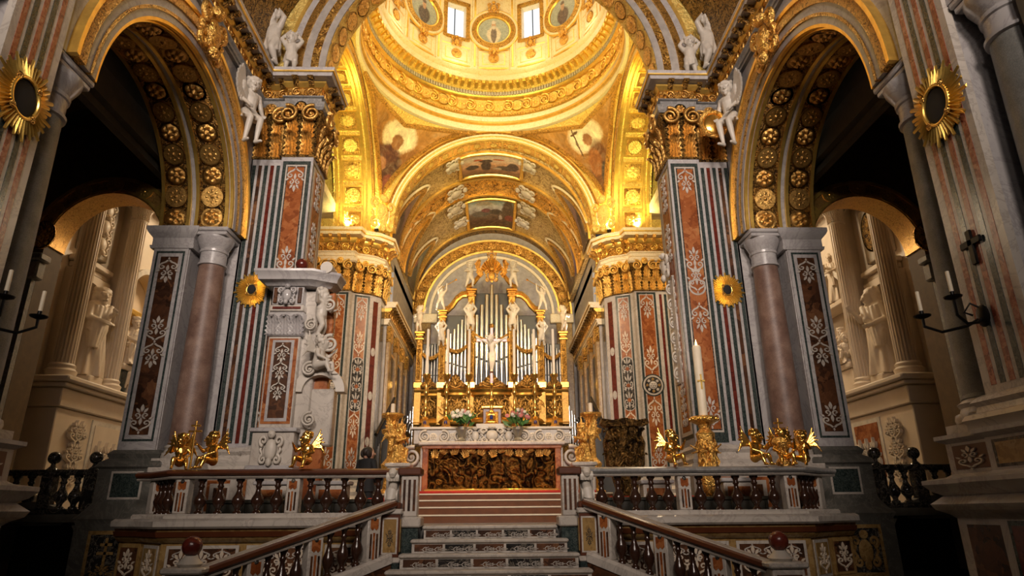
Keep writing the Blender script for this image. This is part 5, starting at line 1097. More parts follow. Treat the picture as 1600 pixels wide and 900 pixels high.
# gilded posts of the case
for s in (-1, 1):
    for x, z1, wd in ((1.18, 12.3, .2), (2.82, 11.0, .18), (4.1, 9.7, .17)):
        o = part(MB().bev(-wd, wd, -.18, .3, 6.6, z1, .03), 'post', 'gold', og); o.location = (s*x, .55, 0)
        part(MB().bev(-wd-.07, wd+.07, -.26, .3, z1-.32, z1-.22, .02).bev(-wd-.05, wd+.05, -.24, .3, z1-.1, z1+.02, .02).bev(-wd-.12, wd+.12, -.3, .3, z1+.02, z1+.16, .03), 'post_capital', 'smooth_gold', o)
        part(MB().bev(-wd-.08, wd+.08, -.26, .3, 6.6, 6.95, .03), 'post_base', 'smooth_gold', o)
        part(MB().bev(-wd*.55, wd*.55, -.2, .0, 7.1, z1-.6, .01), 'post_panel', 'gold_relief', o)
        part(MB().bev(-wd-.02, wd+.02, -.2, .1, 4.6, 6.6, .02), 'pedestal', 'antique_gold', o)
    # swept gable between the posts
    c = [(2.82, 11.1), (2.55, 11.15), (2.3, 11.4), (2.05, 11.8), (1.75, 12.05), (1.4, 12.1), (1.18, 12.05)]
    part(MB().tube([(s*x, .55, z) for x, z in c], .14, 8), 'swept_gable', 'smooth_gold', og); part(MB().tube([(s*x, .5, z+.2) for x, z in c], .1, 8), 'gable_crest', 'gold_fine', og)
    c = [(1.5, 12.55), (1.2, 12.7), (.95, 13.0), (.75, 13.3), (.6, 13.5)]
    part(MB().tube([(s*x, .45, z) for x, z in c], [.16, .15, .13, .12, .1], 8), 'broken_pediment', 'smooth_gold', og)
    put(volu('gold'), 'pediment_scroll', og, (s*.66, .4, 13.45), None, (.4*s, .6, .4))
# the pipes: centre flat, two side flats, two outer flats
def pipe(x, z0, z1, r, y, zm, m='pipe_metal'):
    o = part(MB().lathe([(r*.35, z0), (r, z0+(zm-z0)*.9), (r, zm), (r, z1), (r*.2, z1+.03)], 14), 'pipe', m, og); o.location = (x, y, 0)
    part(MB().lathe([(r*1.12, zm-.05), (r*1.14, zm), (r*1.12, zm+.05)], 14), 'pipe_collar', m, o); part(MB().box(-r*.6, r*.6, -r*1.03, -r*.75, zm+.06, zm+.06+r*1.1), 'pipe_mouth', 'iron', o)
for i in range(7):
    k = i-3; pipe(k*.285, 6.75, 12.75-abs(k)*.62, .115, .55, 7.9-.12*abs(k)*-1)
for s in (-1, 1):
    for i in range(6): pipe(s*(1.5+i*.215), 6.75, 10.9-i*.28, .085, .6, 7.7+.06*i)
    for i in range(6): pipe(s*(3.08+i*.165), 6.3, 9.35-.1*i, .058, .75, 7.3, 'pipe_dark')
    for i in range(5): pipe(s*(4.32+i*.14), 3.2, 5.6-.25*i, .05, .5, 3.9, 'pipe_metal')
# openwork toes over the pipe feet, garlands
for x, wd, h in ((0, 1.9, .75), (-2.0, 1.35, .8), (2.0, 1.35, .8), (-3.5, .9, .7), (3.5, .9, .7)):
    part(MB().prism([(x-wd/2, 6.6), (x+wd/2, 6.6), (x+wd/2, 6.75), (x+wd*.3, 6.85), (x+wd*.12, 6.6+h*.9), (x, 6.6+h), (x-wd*.12, 6.6+h*.9), (x-wd*.3, 6.85), (x-wd/2, 6.75)], .28, .36, 'y'), 'pipe_toe_screen', 'dark_gold', og)
    put(palm('gold'), 'openwork_scroll', og, (x, .28, 6.62), None, (wd*.5, .8, h*.58))
    for q in (-1, 1): put(volu('gold'), 'openwork_volute', og, (x+q*wd*.3, .28, 6.78), None, (.22*q, .4, .22))
for x0, x1, z, sag in ((-1.0, 1.0, 9.75, .45), (1.35, 2.7, 9.1, .4), (-2.7, -1.35, 9.1, .4), (3.0, 3.9, 8.6, .3), (-3.9, -3.0, 8.6, .3)):
    pts = [(x0+(x1-x0)*i/16, .4, z-sag*4*(i/16)*(1-i/16)) for i in range(17)]; part(MB().tube(pts, [.06+.05*sin(pi*i/16)+.02*(i % 2) for i in range(17)], 8), 'garland', 'gold_relief', og)
# shell and crest on top
mb = MB(); mb.grid(lambda u, v: ((.12+.55*u)*sin((v-.5)*2.7)*(1+.02*cos(v*60)), -.05-.25*u*u+.05*cos(v*2*pi*11)*u, (.12+.75*u)*cos((v-.5)*2.7)), 8, 66, False)
o = part(mb, 'shell', 'gold', og); o.location = (0, .35, 13.35)
for i in range(11): part(MB().tube([(.1*sin((i-5)*.26), .28, 13.35+.1*cos((i-5)*.26)), (.62*sin((i-5)*.26), .05, 13.35+.85*cos((i-5)*.26))], [.02, .04], 6), 'shell_rib', 'smooth_gold', og)
put(cart('gold'), 'crest', og, (0, .2, 12.75), None, .85); put(cart('gold'), 'crest', og, (0, .3, 14.15), None, .6)
for s in (-1, 1):
    for i in range(5): put(acan('gold'), 'crest_leaf', og, (s*(.55+.1*i), .2, 13.2+.16*i), (0, s*radians(50-22*i), 0), (.4, .4, .45))
# putti on the case
for s in (-1, 1):
    w = SIDE[s]
    X = lambda x: -.12+s*x
    statue('organ_putto', 'white putto leaning towards the gilded shell, %s side' % w, 'putto', 'statue_marble', (X(1.28), OY+.2, 12.5), 1.5, radians(-20)*s, s)
    tr = statue('organ_putto', 'white putto blowing a trumpet atop the %s organ post' % w, 'putto_trumpet', 'statue_marble', (X(2.95), OY+.3, 11.16), 1.4, radians(15)*s, -s)
    th = thing('trumpet', 'thin gilded trumpet of the %s organ putto' % w, 'trumpet', (X(2.85), OY+.0, 12.4), s); part(MB().tube([(0, 0, 0), (-.7, -.05, .42)], [.018, .022], 6), 'tube', 'smooth_gold', th); part(MB().tube([(-.7, -.05, .42), (-.82, -.06, .49)], [.025, .07], 8), 'bell', 'smooth_gold', th)
    statue('organ_putto', 'gilded and white putto clasping the tall %s organ post' % w, 'putto_atlas', 'statue_marble', (X(1.2), OY+.2, 9.9), 1.55, radians(-10)*s, s)
    statue('organ_putto', 'small putto holding the cornice of the %s side flat' % w, 'putto_atlas', 'statue_marble', (X(2.85), OY+.22, 9.0), 1.4, radians(10)*s, s)
    statue('organ_putto', 'pale putto on the outermost %s organ post' % w, 'putto', 'cream_marble', (X(4.15), OY+.4, 9.88), 1.45, radians(30)*s, s)
# ------------------------------------------------------------------ choir stalls in dark wood either side
for s in (-1, 1):
    t = thing('choir_stall', 'dark carved wooden choir stall with raking gallery, %s side' % SIDE[s], 'choir stall', (0, 0, 0), s)
    part(MB().bev(3.9, 4.9, 25.5, 33.5, SAN, 1.6, .03), 'desk', 'dark_wood', t); part(MB().bev(4.5, 4.95, 29.6, 33.5, 1.6, 3.6, .03), 'stall_back', 'dark_wood', t)
    part(MB().bev(4.2, 5.0, 29.5, 33.5, 3.6, 3.85, .04), 'canopy', 'dark_wood', t)
    for i in range(5, 10): part(MB().bev(4.4, 4.52, 25.5+i*.8, 25.62+i*.8, 1.6, 3.6, .02), 'division', 'dark_wood', t); put(acan('dark_wood'), 'carved_leaf', t, (4.2, 25.6+i*.8, 3.85), (0, 0, -pi/2), (.5, .4, .5))
    for i in range(5, 9): part(MB().bev(4.46, 4.52, 25.75+i*.8, 26.3+i*.8, 1.8, 3.3, .02), 'back_panel', 'bronze', t)
    mb = MB()
    for i in range(16): mb.tube([(4.3, 24.6+i*.24, SAN+2.4+i*.12), (4.3, 24.6+i*.24, SAN+3.1+i*.12)], .03, 6)
    mb.tube([(4.3, 24.4, SAN+3.0), (4.3, 28.4, SAN+5.0)], .06, 8); part(mb, 'raking_grille', 'iron', t)
# ------------------------------------------------------------------ gilded sunburst medallions on the pilasters
def mk_ray(): return MB().add([(-.05, -.02, 0), (.05, -.02, 0), (.035, -.03, 1), (-.035, -.03, 1), (0, -.1, .06), (0, -.06, .98)], [(0, 1, 4), (0, 4, 5, 3), (1, 2, 5, 4), (3, 5, 2), (0, 3, 2, 1)])
raym = shared('ray', mk_ray, 'trim_gold')
def sunburst(label, loc, rz, r=.36, k=1.0):
    t = thing('sunburst_medallion', label, 'medallion', loc, 1, 'gilded sunbursts', rz)
    for i in range(44):
        a = 2*pi*i/44; L = r*(.66, .5, .58, .44)[i % 4]+r*.45*(1-k)
        put(raym, 'ray', t, (r*.55*k*sin(a), 0, r*.62*k*cos(a)), (0, a, 0), (r*1.7, r*1.4, L*1.1))
    part(MB().tube([(r*.56*k*sin(2*pi*i/32), -.05, r*.64*k*cos(2*pi*i/32)) for i in range(33)], r*.06, 8, False), 'oval_frame', 'trim_gold', t)
    part(MB().ell((0, -.03-.05*(k < 1), 0), (r*.5*k, .02, r*.58*k), 20, 10), 'dark_oval', 'cloth_black', t)
    for a in range(4): put(ros2('gold'), 'frame_flower', t, (r*.6*k*sin(a*pi/2+.78), -.07, r*.68*k*cos(a*pi/2+.78)), (pi/2, 0, 0), r*.13)
for s in (-1, 1):
    sunburst('gilded sunburst around a dark oval on the near %s striped pilaster' % SIDE[s], (s*6.94, 8.36, 5.9), s*-pi/2, .5)
    sunburst('gilded sunburst around a dark oval on the %s crossing pier stripes' % SIDE[s], (s*6.52, 16.87, 5.8), 0, .40, .58)
# ------------------------------------------------------------------ iron sconces with candles on the near pilasters, consecration cross
for s in (-1, 1):
    w = SIDE[s]
    t = thing('candle_sconce', 'dark iron two-armed candle sconce on the near %s pilaster' % w, 'sconce', (s*6.92, 8.5, 2.55), s)
    part(MB().ell((-.02, 0, 0), (.05, .12, .16), 14, 8), 'backplate', 'iron', t)
    for q, (dx, dy, dz, cn) in enumerate(((-.5, .55, .12, 'arm'), (-.42, -.05, .22, 'arm'))):
        part(MB().tube([(0, 0, 0), (dx*.3, dy*.3, -.1), (dx*.7, dy*.75, -.12), (dx, dy, 0), (dx, dy, dz)], .022, 8), 'arm', 'iron', t)
        part(MB().lathe([(.03, 0), (.11, .03), (.12, .05), (.03, .06), (.03, .12)], 14, (dx, dy, dz)), 'drip_pan', 'iron', t)
        part(MB().lathe([(.028, .1), (.026, .42), (.004, .43)], 12, (dx, dy, dz)), 'candle', 'wax', t)
    part(MB().tube([(0, 0, .1), (-.12, .06, .2), (-.2, .1, .08), (-.12, .05, .02)], .016, 7), 'scrollwork', 'iron', t)
cx_ = thing('consecration_cross', 'small dark metal cross fixed to the right striped pilaster', 'cross', (6.93, 8.42, 3.55)); part(MB().bev(-.025, .02, -.05, .05, -.26, .26, .01), 'upright', 'iron', cx_); part(MB().bev(-.025, .02, -.2, .2, .02, .12, .01), 'crossbar', 'iron', cx_)
# ------------------------------------------------------------------ white marble aedicule on the left crossing pier
mo = thing('marble_aedicule', 'white marble wall monument with cornice and carved figures on left pier', 'monument', (0, 0, 0), -1)
F0, F1 = 16.0, 16.74
part(MB().bev(4.75, 5.75, F0+.05, F1, SAN, 1.9, .02), 'pedestal', 'white_marble', mo); part(MB().bev(4.68, 5.82, F0-.02, F1, 1.0, 1.12, .02).bev(4.68, 5.82, F0-.02, F1, 1.9, 2.0, .02), 'pedestal_moulding', 'cool_marble', mo)
part(MB().bev(4.86, 5.66, F0+.12, F1, 2.0, 4.3, .02), 'shaft', 'white_marble', mo)
f = Face(mo, (5.66, F0+.12), (4.86, F0+.12)); f.slab('orange_border', 'orange_marble', .04, .76, 2.1, 4.24, .01); f.slab('white_border', 'cool_marble', .13, .67, 2.16, 4.2, .018); f.slab('dark_panel', 'dark_breccia', .2, .6, 2.24, 4.14, .024)
for z in (4.05, 3.6, 3.1): f.orn(palm('statue_marble'), 'festoon', .4, z, (.34, .8, .3), .03, True)
put(cart('statue_marble'), 'pedestal_crest', mo, (5.25, F0+.04, 1.1), None, (.6, .6, .75))
part(MB().bev(4.8, 5.72, F0+.06, F1, 4.3, 4.95, .04), 'capital', 'cool_marble', mo)
for x in (4.95, 5.26, 5.57): put(acan('cool_marble'), 'acanthus_leaf', mo, (x, F0+.08, 4.34), None, (.5, .5, .52))
part(MB().bev(4.82, 5.7, F0+.04, F1, 4.95, 5.12, .02), 'architrave', 'white_marble', mo); part(MB().bev(4.9, 5.62, F0+.02, F0+.1, 5.0, 5.07, .01), 'red_inlay', 'wine_marble', mo)
part(MB().bev(4.86, 5.66, F0+.05, F1, 5.12, 5.62, .02), 'frieze', 'cool_marble', mo); put(cart('cool_marble'), 'frieze_console', mo, (5.26, F0+.02, 5.1), None, (.5, .6, .5))
for x in (4.95, 5.57): part(MB().bev(x-.05, x+.05, F0, F0+.1, 5.16, 5.58, .015), 'frieze_strip', 'dark_breccia', mo)
part(MB().sweep([(-.5, 5.62), (.06, 5.62), (.14, 5.7), (.24, 5.74), (.26, 5.84), (.34, 5.94), (.34, 6.0), (-.5, 6.0)], [(5.75, F1), (5.75, F0+.05), (4.7, F0+.05), (4.3, F0+.3), (4.3, F1)][::1]), 'cornice', 'cool_marble', mo)
part(MB().tube([(4.3, F0-.1, 6.1), (4.3, F1, 6.1)], .16, 14), 'scroll_top', 'statue_marble', mo); part(MB().ell((4.98, F0+.02, 6.22), .16, 18, 12), 'red_ball', 'wine_marble', mo, 'dark red marble ball'); part(MB().lathe([(.1, 6.0), (.06, 6.08)], 12, (4.98, F0+.02, 0)), 'ball_foot', 'cool_marble', mo)
part(MB().bev(4.15, 4.8, F0+.5, F1, SAN, 5.6, .03), 'back_panel', 'orange_marble', mo); part(MB().bev(4.5, 4.9, F0+.3, F1, 2.0, 5.6, .04), 'inner_pilaster', 'white_marble', mo)
mb = MB(); rnd = random.Random(3)
part(MB().arch([(0, 0), (0, .4), (.22, .4), (.22, 0)], .42, (4.3, F0+.2, 2.9), 'y', n=20), 'arched_hood', 'statue_marble', mo); part(MB().bev(3.95, 4.75, F0+.35, F1, 1.6, 3.0, .04), 'niche', 'white_marble', mo)
for k, (x, y, z, h, key, rz) in enumerate(((4.38, F0+.12, 4.25, 1.25, 'putto', 70), (4.3, F0+.05, 3.3, 1.15, 'putto_seated', 80))):
    statue('relief_putto', 'white carved putto on the marble monument of the left pier, %s one' % ('upper', 'lower')[k], key, 'statue_marble', (-x, y, z), h, radians(-rz)*-1, 1)
for z, x, sc in ((5.15, 4.2, .4), (4.1, 4.1, .45), (3.45, 4.55, .35), (2.2, 4.45, .35), (4.6, 4.62, .3)): put(volu('statue_marble'), 'carved_scroll', mo, (x, F0+.15, z), None, (sc, .5, sc))
ct = thing('carved_cartel', 'white carved marble scrollwork on the inner side of the right crossing pier', 'carving', (5.2, 17.55, 0))
part(MB().bev(-.06, .0, -.3, .3, 3.3, 6.4, .02), 'backing', 'white_marble', ct)
for i in range(6): put(volu('statue_marble'), 'carved_scroll', ct, (-.06, .1, 3.6+i*.5), (0, 0, 0), (.28, .5, .42*(1 if i % 2 else -1)))
put(cart('statue_marble'), 'crest', ct, (-.06, 0, 6.3), (0, 0, -pi/2), .8)
# ------------------------------------------------------------------ paschal candle on a gilded stand, right
pc = thing('paschal_candle', 'tall lit paschal candle on a gilded carved stand before the right pier', 'candle', (5.02, 15.35, SAN))
part(MB().lathe([(.36, 0), (.38, .1), (.2, .2), (.14, .5), (.2, .9), (.24, 1.2), (.14, 1.4), (.1, 1.6), (.2, 1.8), (.22, 1.95), (.12, 2.05), (.16, 2.15), (.32, 2.24), (.34, 2.3), (.3, 2.34), (.1, 2.36)], 24), 'stand', 'gold', pc)
for k in range(5): put(figm('putto', 'gold'), 'stand_figure', pc, (.16*cos(k*1.26), .16*sin(k*1.26), 1.15), (0, 0, k*1.26+pi/2), .62)
for k in range(14): part(MB().ell((.33*cos(k*2*pi/14), .33*sin(k*2*pi/14), 2.27), .035, 8, 6), 'rim_bead', 'smooth_gold', pc)
cd = part(MB().lathe([(.105, 2.36), (.105, 4.02), (.08, 4.06), (.02, 4.04)], 20), 'candle', 'wax', pc); part(MB().bev(-.09, .09, -.115, -.1, 3.16, 3.2, .004).bev(-.02, .02, -.115, -.1, 2.98, 3.34, .004), 'cross_mark', 'trim_gold', cd)
part(MB().lathe([(.004, 4.03), (.028, 4.08), (.022, 4.13), (.002, 4.22)], 10), 'flame', 'flame', cd)
light('candle_flame', 'POINT', (5.02, 15.35, SAN+4.3), 9, (1, .6, .25), None, .05)
# ------------------------------------------------------------------ bronze lectern, stools, man in black
le = thing('bronze_lectern', 'dark bronze sculpted lectern with a wide book rest behind right balustrade', 'lectern', (3.42, 17.0, SAN))
part(MB().lathe([(.42, 0), (.44, .12), (.26, .3), (.3, .6), (.2, .8)], 20), 'base', 'bronze', le)
part(MB().prism([(-.62, 2.38), (-.5, 2.3), (.5, 2.3), (.62, 2.38), (.58, 2.5), (.3, 2.46), (0, 2.52), (-.3, 2.46), (-.58, 2.5)], -.3, .1, 'y'), 'book_rest', 'bronze', le)
for k in range(9): a = k*.7; part(MB().tube([(.2*cos(a), .2*sin(a), .7), (.38*cos(a+.6), .38*sin(a+.6), 1.4), (.42*cos(a+1.0), .3*sin(a+1.0), 1.9), (.3*cos(a+1.2), .2*sin(a+1.2), 2.34)], [.07, .12, .14, .08], 8), 'sculpted_strand', 'bronze', le)
for k in range(12): put(acan('relief_bronze'), 'bronze_leaf', le, (.36*cos(k*.52), .3*sin(k*.52)-.04, 1.2+.3*(k % 3)), (0, 0, k*.52+pi/2), (.6, .5, .5))
put(figm('kneeling_angel', 'bronze'), 'bronze_figure', le, (0, -.1, .9), None, 1.35)
for i, (x, y, s) in enumerate(((-2.6, 16.0, 1), (3.0, 15.6, 1), (4.5, 15.8, 1))):
    ch = thing('altar_stool', 'gilded stool with red cushion behind the balustrade, %s' % ('near the man in black', 'beside the bronze lectern', 'beside the paschal candle')[i], 'stool', (x, y, SAN))
    part(MB().bev(-.28, .28, -.24, .24, .46, .58, .05), 'cushion', 'cloth_red', ch); part(MB().bev(-.28, .28, -.24, .24, .38, .46, .02), 'seat_frame', 'gold', ch)
    for a in (-.22, .22):
        for b in (-.18, .18): part(MB().tube([(a, b, .38), (a*1.1, b*1.1, .2), (a*1.0, b, 0)], [.035, .025, .03], 8), 'leg', 'gold', ch)
for i, (x, y) in enumerate(((-3.6, 15.6), (-4.9, 15.5), (3.95, 16.2), (5.6, 15.4))):
    cb = thing('credence', 'white marble credence block behind the %s balustrade, %s' % (SIDE[1 if x > 0 else -1], ('beside the man', 'by the monument', 'behind the lectern', 'by the pier')[i]), 'cabinet', (x, y, SAN))
    part(MB().bev(-.34, .34, -.24, .24, 0, .86, .02), 'body', 'white_marble', cb); part(MB().bev(-.4, .4, -.3, .3, .86, .95, .02), 'top', 'cool_marble', cb); part(MB().bev(-.26, .26, -.26, -.22, .1, .76, .01), 'panel', 'orange_marble', cb); put(ros2('white_marble'), 'panel_flower', cb, (0, -.27, .45), (pi/2, 0, 0), .16)
pe = thing('person', 'person in a black suit standing behind the left balustrade', 'person', (-3.12, 16.9, SAN), 1, None, radians(150))
H = 1.80
mb = body(H, hd=(0, -.03, .925), face=(0, -1, -.35), hair=None, el=((-.16, .0, .66), (.16, .0, .66)), wrist=((-.07, -.12, .56), (.07, -.12, .56)))
part_o = put(remeshed(mb, 'body', 'skin', .014), 'body', pe)
mb = MB(); 
def jk(u, v):
    a = 2*pi*v; z = (.84-.42*u)*H; r = (.125-.02*sin(pi*u)+.012*u)*H; return (r*cos(a)*1.08, r*sin(a)*.74, z)
mb.grid(jk, 8, 24, False)
for q in (-1, 1): mb.caps((q*.115*H, 0, .81*H), (q*.165*H, .0, .66*H), .05*H, .042*H); mb.caps((q*.165*H, 0, .66*H), (q*.085*H, -.11*H, .565*H), .042*H, .032*H)
mb.ell((0, 0, .83*H), (.13*H, .07*H, .04*H), 16, 8); part(mb, 'jacket', 'cloth_black', pe)
mb = MB()
for q in (-1, 1): mb.caps((q*.055*H, 0, .52*H), (q*.06*H, 0, .28*H), .075*H, .055*H); mb.caps((q*.06*H, 0, .28*H), (q*.06*H, 0, .05*H), .055*H, .04*H)
part(mb, 'trousers', 'cloth_black', pe)
mb = MB().ell((0, .0, .955*H), (.073*H, .085*H, .072*H), 16, 10)
for q in (-1, 1): mb.ell((q*.05*H, .02*H, .93*H), (.035*H, .06*H, .06*H), 10, 8)
part(mb, 'hair', 'hair_dark', pe); part(MB().lathe([(.042*H, .835*H), (.044*H, .855*H)], 16, (0, .005, 0), cap=False), 'collar', 'flower_white', pe)
for q in (-1, 1): part(MB().caps((q*.06*H, .02*H, .02*H), (q*.068*H, -.09*H, .018*H), .03*H, .024*H), 'shoe', 'iron', pe)
# ------------------------------------------------------------------ transept monuments seen through the aisles
def fluted(t, y, x, z0, z1, r=.31):
    mb = MB().lathe([(r, z0+.4), (r*.995, z0+2.2), (r*.96, z0+3.6), (r*.88, z1-.95)], 120, (x, y, 0), mod=lambda a, z: 1-.13*max(0, cos(a*20))**.5); part(mb, 'fluted_shaft', 'cream_marble', t)
    part(MB().lathe([(r*1.3, z0), (r*1.3, z0+.12), (r*1.36, z0+.2), (r*1.1, z0+.28), (r*1.18, z0+.36), (r*1.02, z0+.42)], 32, (x, y, 0)), 'column_base', 'cream_marble', t)
    part(MB().lathe([(r*.88, z1-.95), (r*.95, z1-.9), (r*.86, z1-.86), (r*.95, z1-.5), (r*1.3, z1-.14)], 32, (x, y, 0)), 'capital_bell', 'cream_marble', t)
    for i in range(8): a = i*pi/4+.2; put(acan('cream_marble'), 'acanthus_leaf', t, (x+r*.82*cos(a), y+r*.82*sin(a), z1-.86), (0, 0, a+pi/2), (.4, .5, .55))
    for i in range(4): a = i*pi/2+pi/4; put(volu('cream_marble'), 'volute', t, (x+r*1.15*cos(a), y+r*1.15*sin(a), z1-.24), (0, 0, a+pi/2), .26)
    part(MB().bev(x-.5, x+.5, y-.5, y+.5, z1-.14, z1, .03), 'capital_abacus', 'cream_marble', t)
for s in (-1, 1):
    w = SIDE[s]
    m = thing('tomb_monument', 'cream marble tomb monument with fluted columns in the %s transept' % w, 'monument', (0, 0, 0), s)
    X = 13.5
    part(MB().bev(12.35, X, 18.9, 26.5, 3.0, 3.55, .03), 'upper_base', 'cream_marble', m); part(MB().bev(12.2, X, 18.75, 26.6, 3.55, 3.68, .03).bev(12.05, X, 18.6, 26.7, 3.68, 3.86, .05), 'base_cornice', 'cream_marble', m)
    part(MB().bev(12.45, X, 19.0, 26.4, .6, 3.0, .03), 'base', 'cream_marble', m); part(MB().bev(12.25, X, 18.8, 26.5, SAN, .6, .04), 'plinth', 'cream_marble', m)
    f = Face(m, (12.45, 19.0), (12.45, 26.4))
    f.slab('relief_panel', 'orange_marble' if s > 0 else 'cream_marble', 1.9, 3.3, 1.0, 2.7, .05); f.slab('panel_border', 'stucco', 1.75, 3.45, .85, 2.85, .03)
    for a in (.9, 1.15, 3.9, 4.2):
        for z in (.9, 1.5, 2.1): f.orn(palm('cream_marble'), 'carved_festoon', a, z, (.55, 2.2, .42), .03)
    for a in (2.2, 2.6, 3.0): f.orn(palm('cream_marble' if s < 0 else 'stucco'), 'relief_ornament', a, 1.2, (.5, 2.0, .7), .05)
    for y in (19.2, 21.6, 25.4): fluted(m, y, 12.72, 3.86, 10.9)
    part(MB().bev(12.1, X, 18.9, 26.6, 10.9, 11.5, .05).bev(11.8, X, 18.7, 26.7, 11.5, 11.8, .05), 'entablature', 'cream_marble', m)
    part(MB().bev(13.2, X, 19.6, 21.2, 7.55, 7.75, .03).bev(13.05, X, 19.5, 21.3, 7.75, 7.95, .04), 'niche_cornice', 'cream_marble', m)
    nb = MB().archwall('x', 20.4, .55, 6.7, 7.5, 13.1, X, 19.5, 21.3, 20); nb.box(13.1, X, 19.5, 19.85, 3.86, 6.7); nb.box(13.1, X, 20.95, 21.3, 3.86, 6.7); part(nb, 'niche_frame', 'cream_marble', m)
    part(MB().bev(13.25, X, 19.7, 21.1, 8.2, 10.2, .03), 'relief_field', 'stucco', m)
    if s < 0:
        for z in (8.25, 8.9, 9.5): put(cart('cream_marble'), 'carved_trophy', m, (13.22, 20.4, z), (0, 0, -pi/2), (.9, .9, .75))
    else:
        put(ros('dark_gold'), 'oval_relief', m, (13.2, 20.4, 9.2), (0, -pi/2, 0), (.75, .5, .3))
    # large arched recess beyond the second column
    nb = MB().archwall('x', 23.3, 1.15, 7.4, 10.9, 12.95, X, 21.9, 25.0, 28); nb.box(12.95, X, 21.9, 22.15, 3.86, 7.4); nb.box(12.95, X, 24.45, 25.0, 3.86, 7.4); part(nb, 'recess_wall', 'cream_marble', m)
    part(MB().arch([(0, -.12), (0, .0), (.2, .0), (.2, -.12)], 1.15, (12.95, 23.3, 7.4), 'x', n=28), 'recess_archivolt', 'stucco', m)
    part(MB().bev(12.7, X, 21.95, 24.8, 6.75, 6.95, .03) if s < 0 else MB().bev(12.8, X, 21.95, 24.8, 7.2, 7.4, .03), 'recess_shelf', 'trim_gold' if s < 0 else 'cream_marble', m)
    part(MB().bev(12.6, X, 22.05, 24.5, 3.86, 4.75, .04), 'sarcophagus', 'green_marble' if s < 0 else 'cream_marble', m); part(MB().bev(12.5, X, 22.0, 24.6, 4.75, 4.95, .04), 'sarcophagus_lid', 'cream_marble', m)
    pb = tag(part(MB().bev(-.35, .35, -.35, .35, 0, .28, .03), 'statue_plinth', 'cream_marble', None, loc=(s*12.72, 20.4, 3.86)), 'square plinth under the standing saint in the %s transept' % w, 'plinth')
    statue('saint_statue', 'standing robed marble saint between fluted columns in the %s transept' % w, 'standing_saint' if s < 0 else 'standing_prophet', 'cream_marble', (s*12.72, 20.4, 4.14), 2.85, s*radians(-75), s)
    statue('seated_statue', 'marble figure seated on the tomb in the %s transept recess' % w, 'seated_figure', 'cream_marble', (s*12.75, 22.6, 4.95), 1.95 if s < 0 else 1.5, s*radians(-60), s)
    if s < 0:
        eg = thing('eagle_statue', 'small marble eagle perched at the foot of the left tomb', 'statue', (-12.3, 22.3, 3.86), -1, None, radians(60))
        mb = MB(); mb.ell((0, 0, .62), (.15, .18, .3), 12, 10); mb.ell((0, -.1, .98), (.09, .11, .1), 10, 8); mb.caps((0, -.06, .8), (0, -.1, .96), .11, .08); mb.tube([(0, -.18, .98), (0, -.26, .96), (0, -.27, .91)], [.04, .03, .008], 7)
        for q in (-1, 1): mb.caps((q*.13, .0, .75), (q*.15, .12, .28), .09, .03); mb.caps((q*.07, -.02, .36), (q*.07, -.04, .14), .06, .035); mb.caps((q*.07, -.02, .12), (q*.07, -.14, .1), .04, .03)
        mb.caps((0, .14, .42), (0, .26, .12), .08, .05); mb.bev(-.2, .2, -.2, .25, 0, .1, .02); put(remeshed(mb, 'eagle', 'cream_marble', .018), 'body', eg)
    else:
        statue('niche_statue', 'veiled marble figure high in the arched recess of the right transept', 'standing_saint', 'cream_marble', (13.0, 22.9, 7.42), 1.9, radians(-75), 1)
        statue('reclining_putto', 'small marble putto on the tomb edge in the right transept', 'putto_seated', 'cream_marble', (12.6, 22.2, 5.0), 1.2, radians(-40), 1)
    # side pilaster strip of the monument and dark corner pier nearer the aisle
    part(MB().bev(13.2, X, 18.0, 18.6, SAN, 9.2, .03), 'side_pilaster', 'stucco', m); part(MB().bev(13.05, X, 17.9, 18.7, 7.3, 7.6, .04), 'side_pilaster_cap', 'stucco', m)
    # small arch between aisle and transept
    sa = root_struct('trim_aisle_arch_'+w, s)
    part(MB().arch([(-.04, -.02), (-.04, .8), (.03, .8), (.03, -.02)], 1.62, (10.85, 17.0, 7.2), 'y', n=40), 'soffit', 'antique_gold', sa)
    for a, b, d, mm in ((0, .08, .05, 'trim_gold'), (.08, .36, .03, 'antique_gold'), (.36, .46, .07, 'trim_gold')): part(MB().arch([(a, .03), (a, -d), (b, -d), (b, .03)], 1.62, (10.85, 17.0, 7.2), 'y', n=40), 'archivolt_band', mm, sa)
    for i in range(7):
        a = radians(6+i*28); put(ros('trim_gold'), 'rosette', sa, (10.85+1.84*cos(a), 16.96, 7.2+1.84*sin(a)), (pi/2, 0, 0), (.24, .24, .12))
    put(ros('gold_relief'), 'rosette', sa, (12.55, 16.95, 7.45), (pi/2, 0, 0), (.36, .42, .2))
    part(MB().bev(12.3, 13.5, 16.7, 17.05, 6.1, 6.6, .05).bev(12.2, 13.5, 16.6, 17.05, 6.6, 6.8, .04), 'impost', 'grey_marble', sa)
    cpi = thing('corner_pilaster', 'dark inlaid pilaster with round medallion at the outer %s aisle wall' % w, 'pilaster', (0, 0, 0), s)
    f = Face(cpi, (13.4, 16.85), (12.47, 16.85)); f.slab('shaft', 'grey_marble', 0, f.L, 1.2, 6.1, .02, -.14); f.slab('panel', 'dark_breccia', .12, f.L-.12, 1.4, 5.95, .03); f.disc('medallion_ring', 'yellow_marble', f.L/2, 3.6, .27, .04); f.disc('medallion', 'black_marble', f.L/2, 3.6, .21, .05)
    for z, fl in ((5.9, True), (4.1, False), (3.2, True), (1.5, False)): f.orn(palm('yellow_marble'), 'scroll_inlay', f.L/2, z, (.44, .4, .4), .03, fl)
    part(MB().bev(12.4, 13.5, 16.5, 17.0, -1.6, 1.2, .04), 'pedestal', 'grey_marble', cpi)
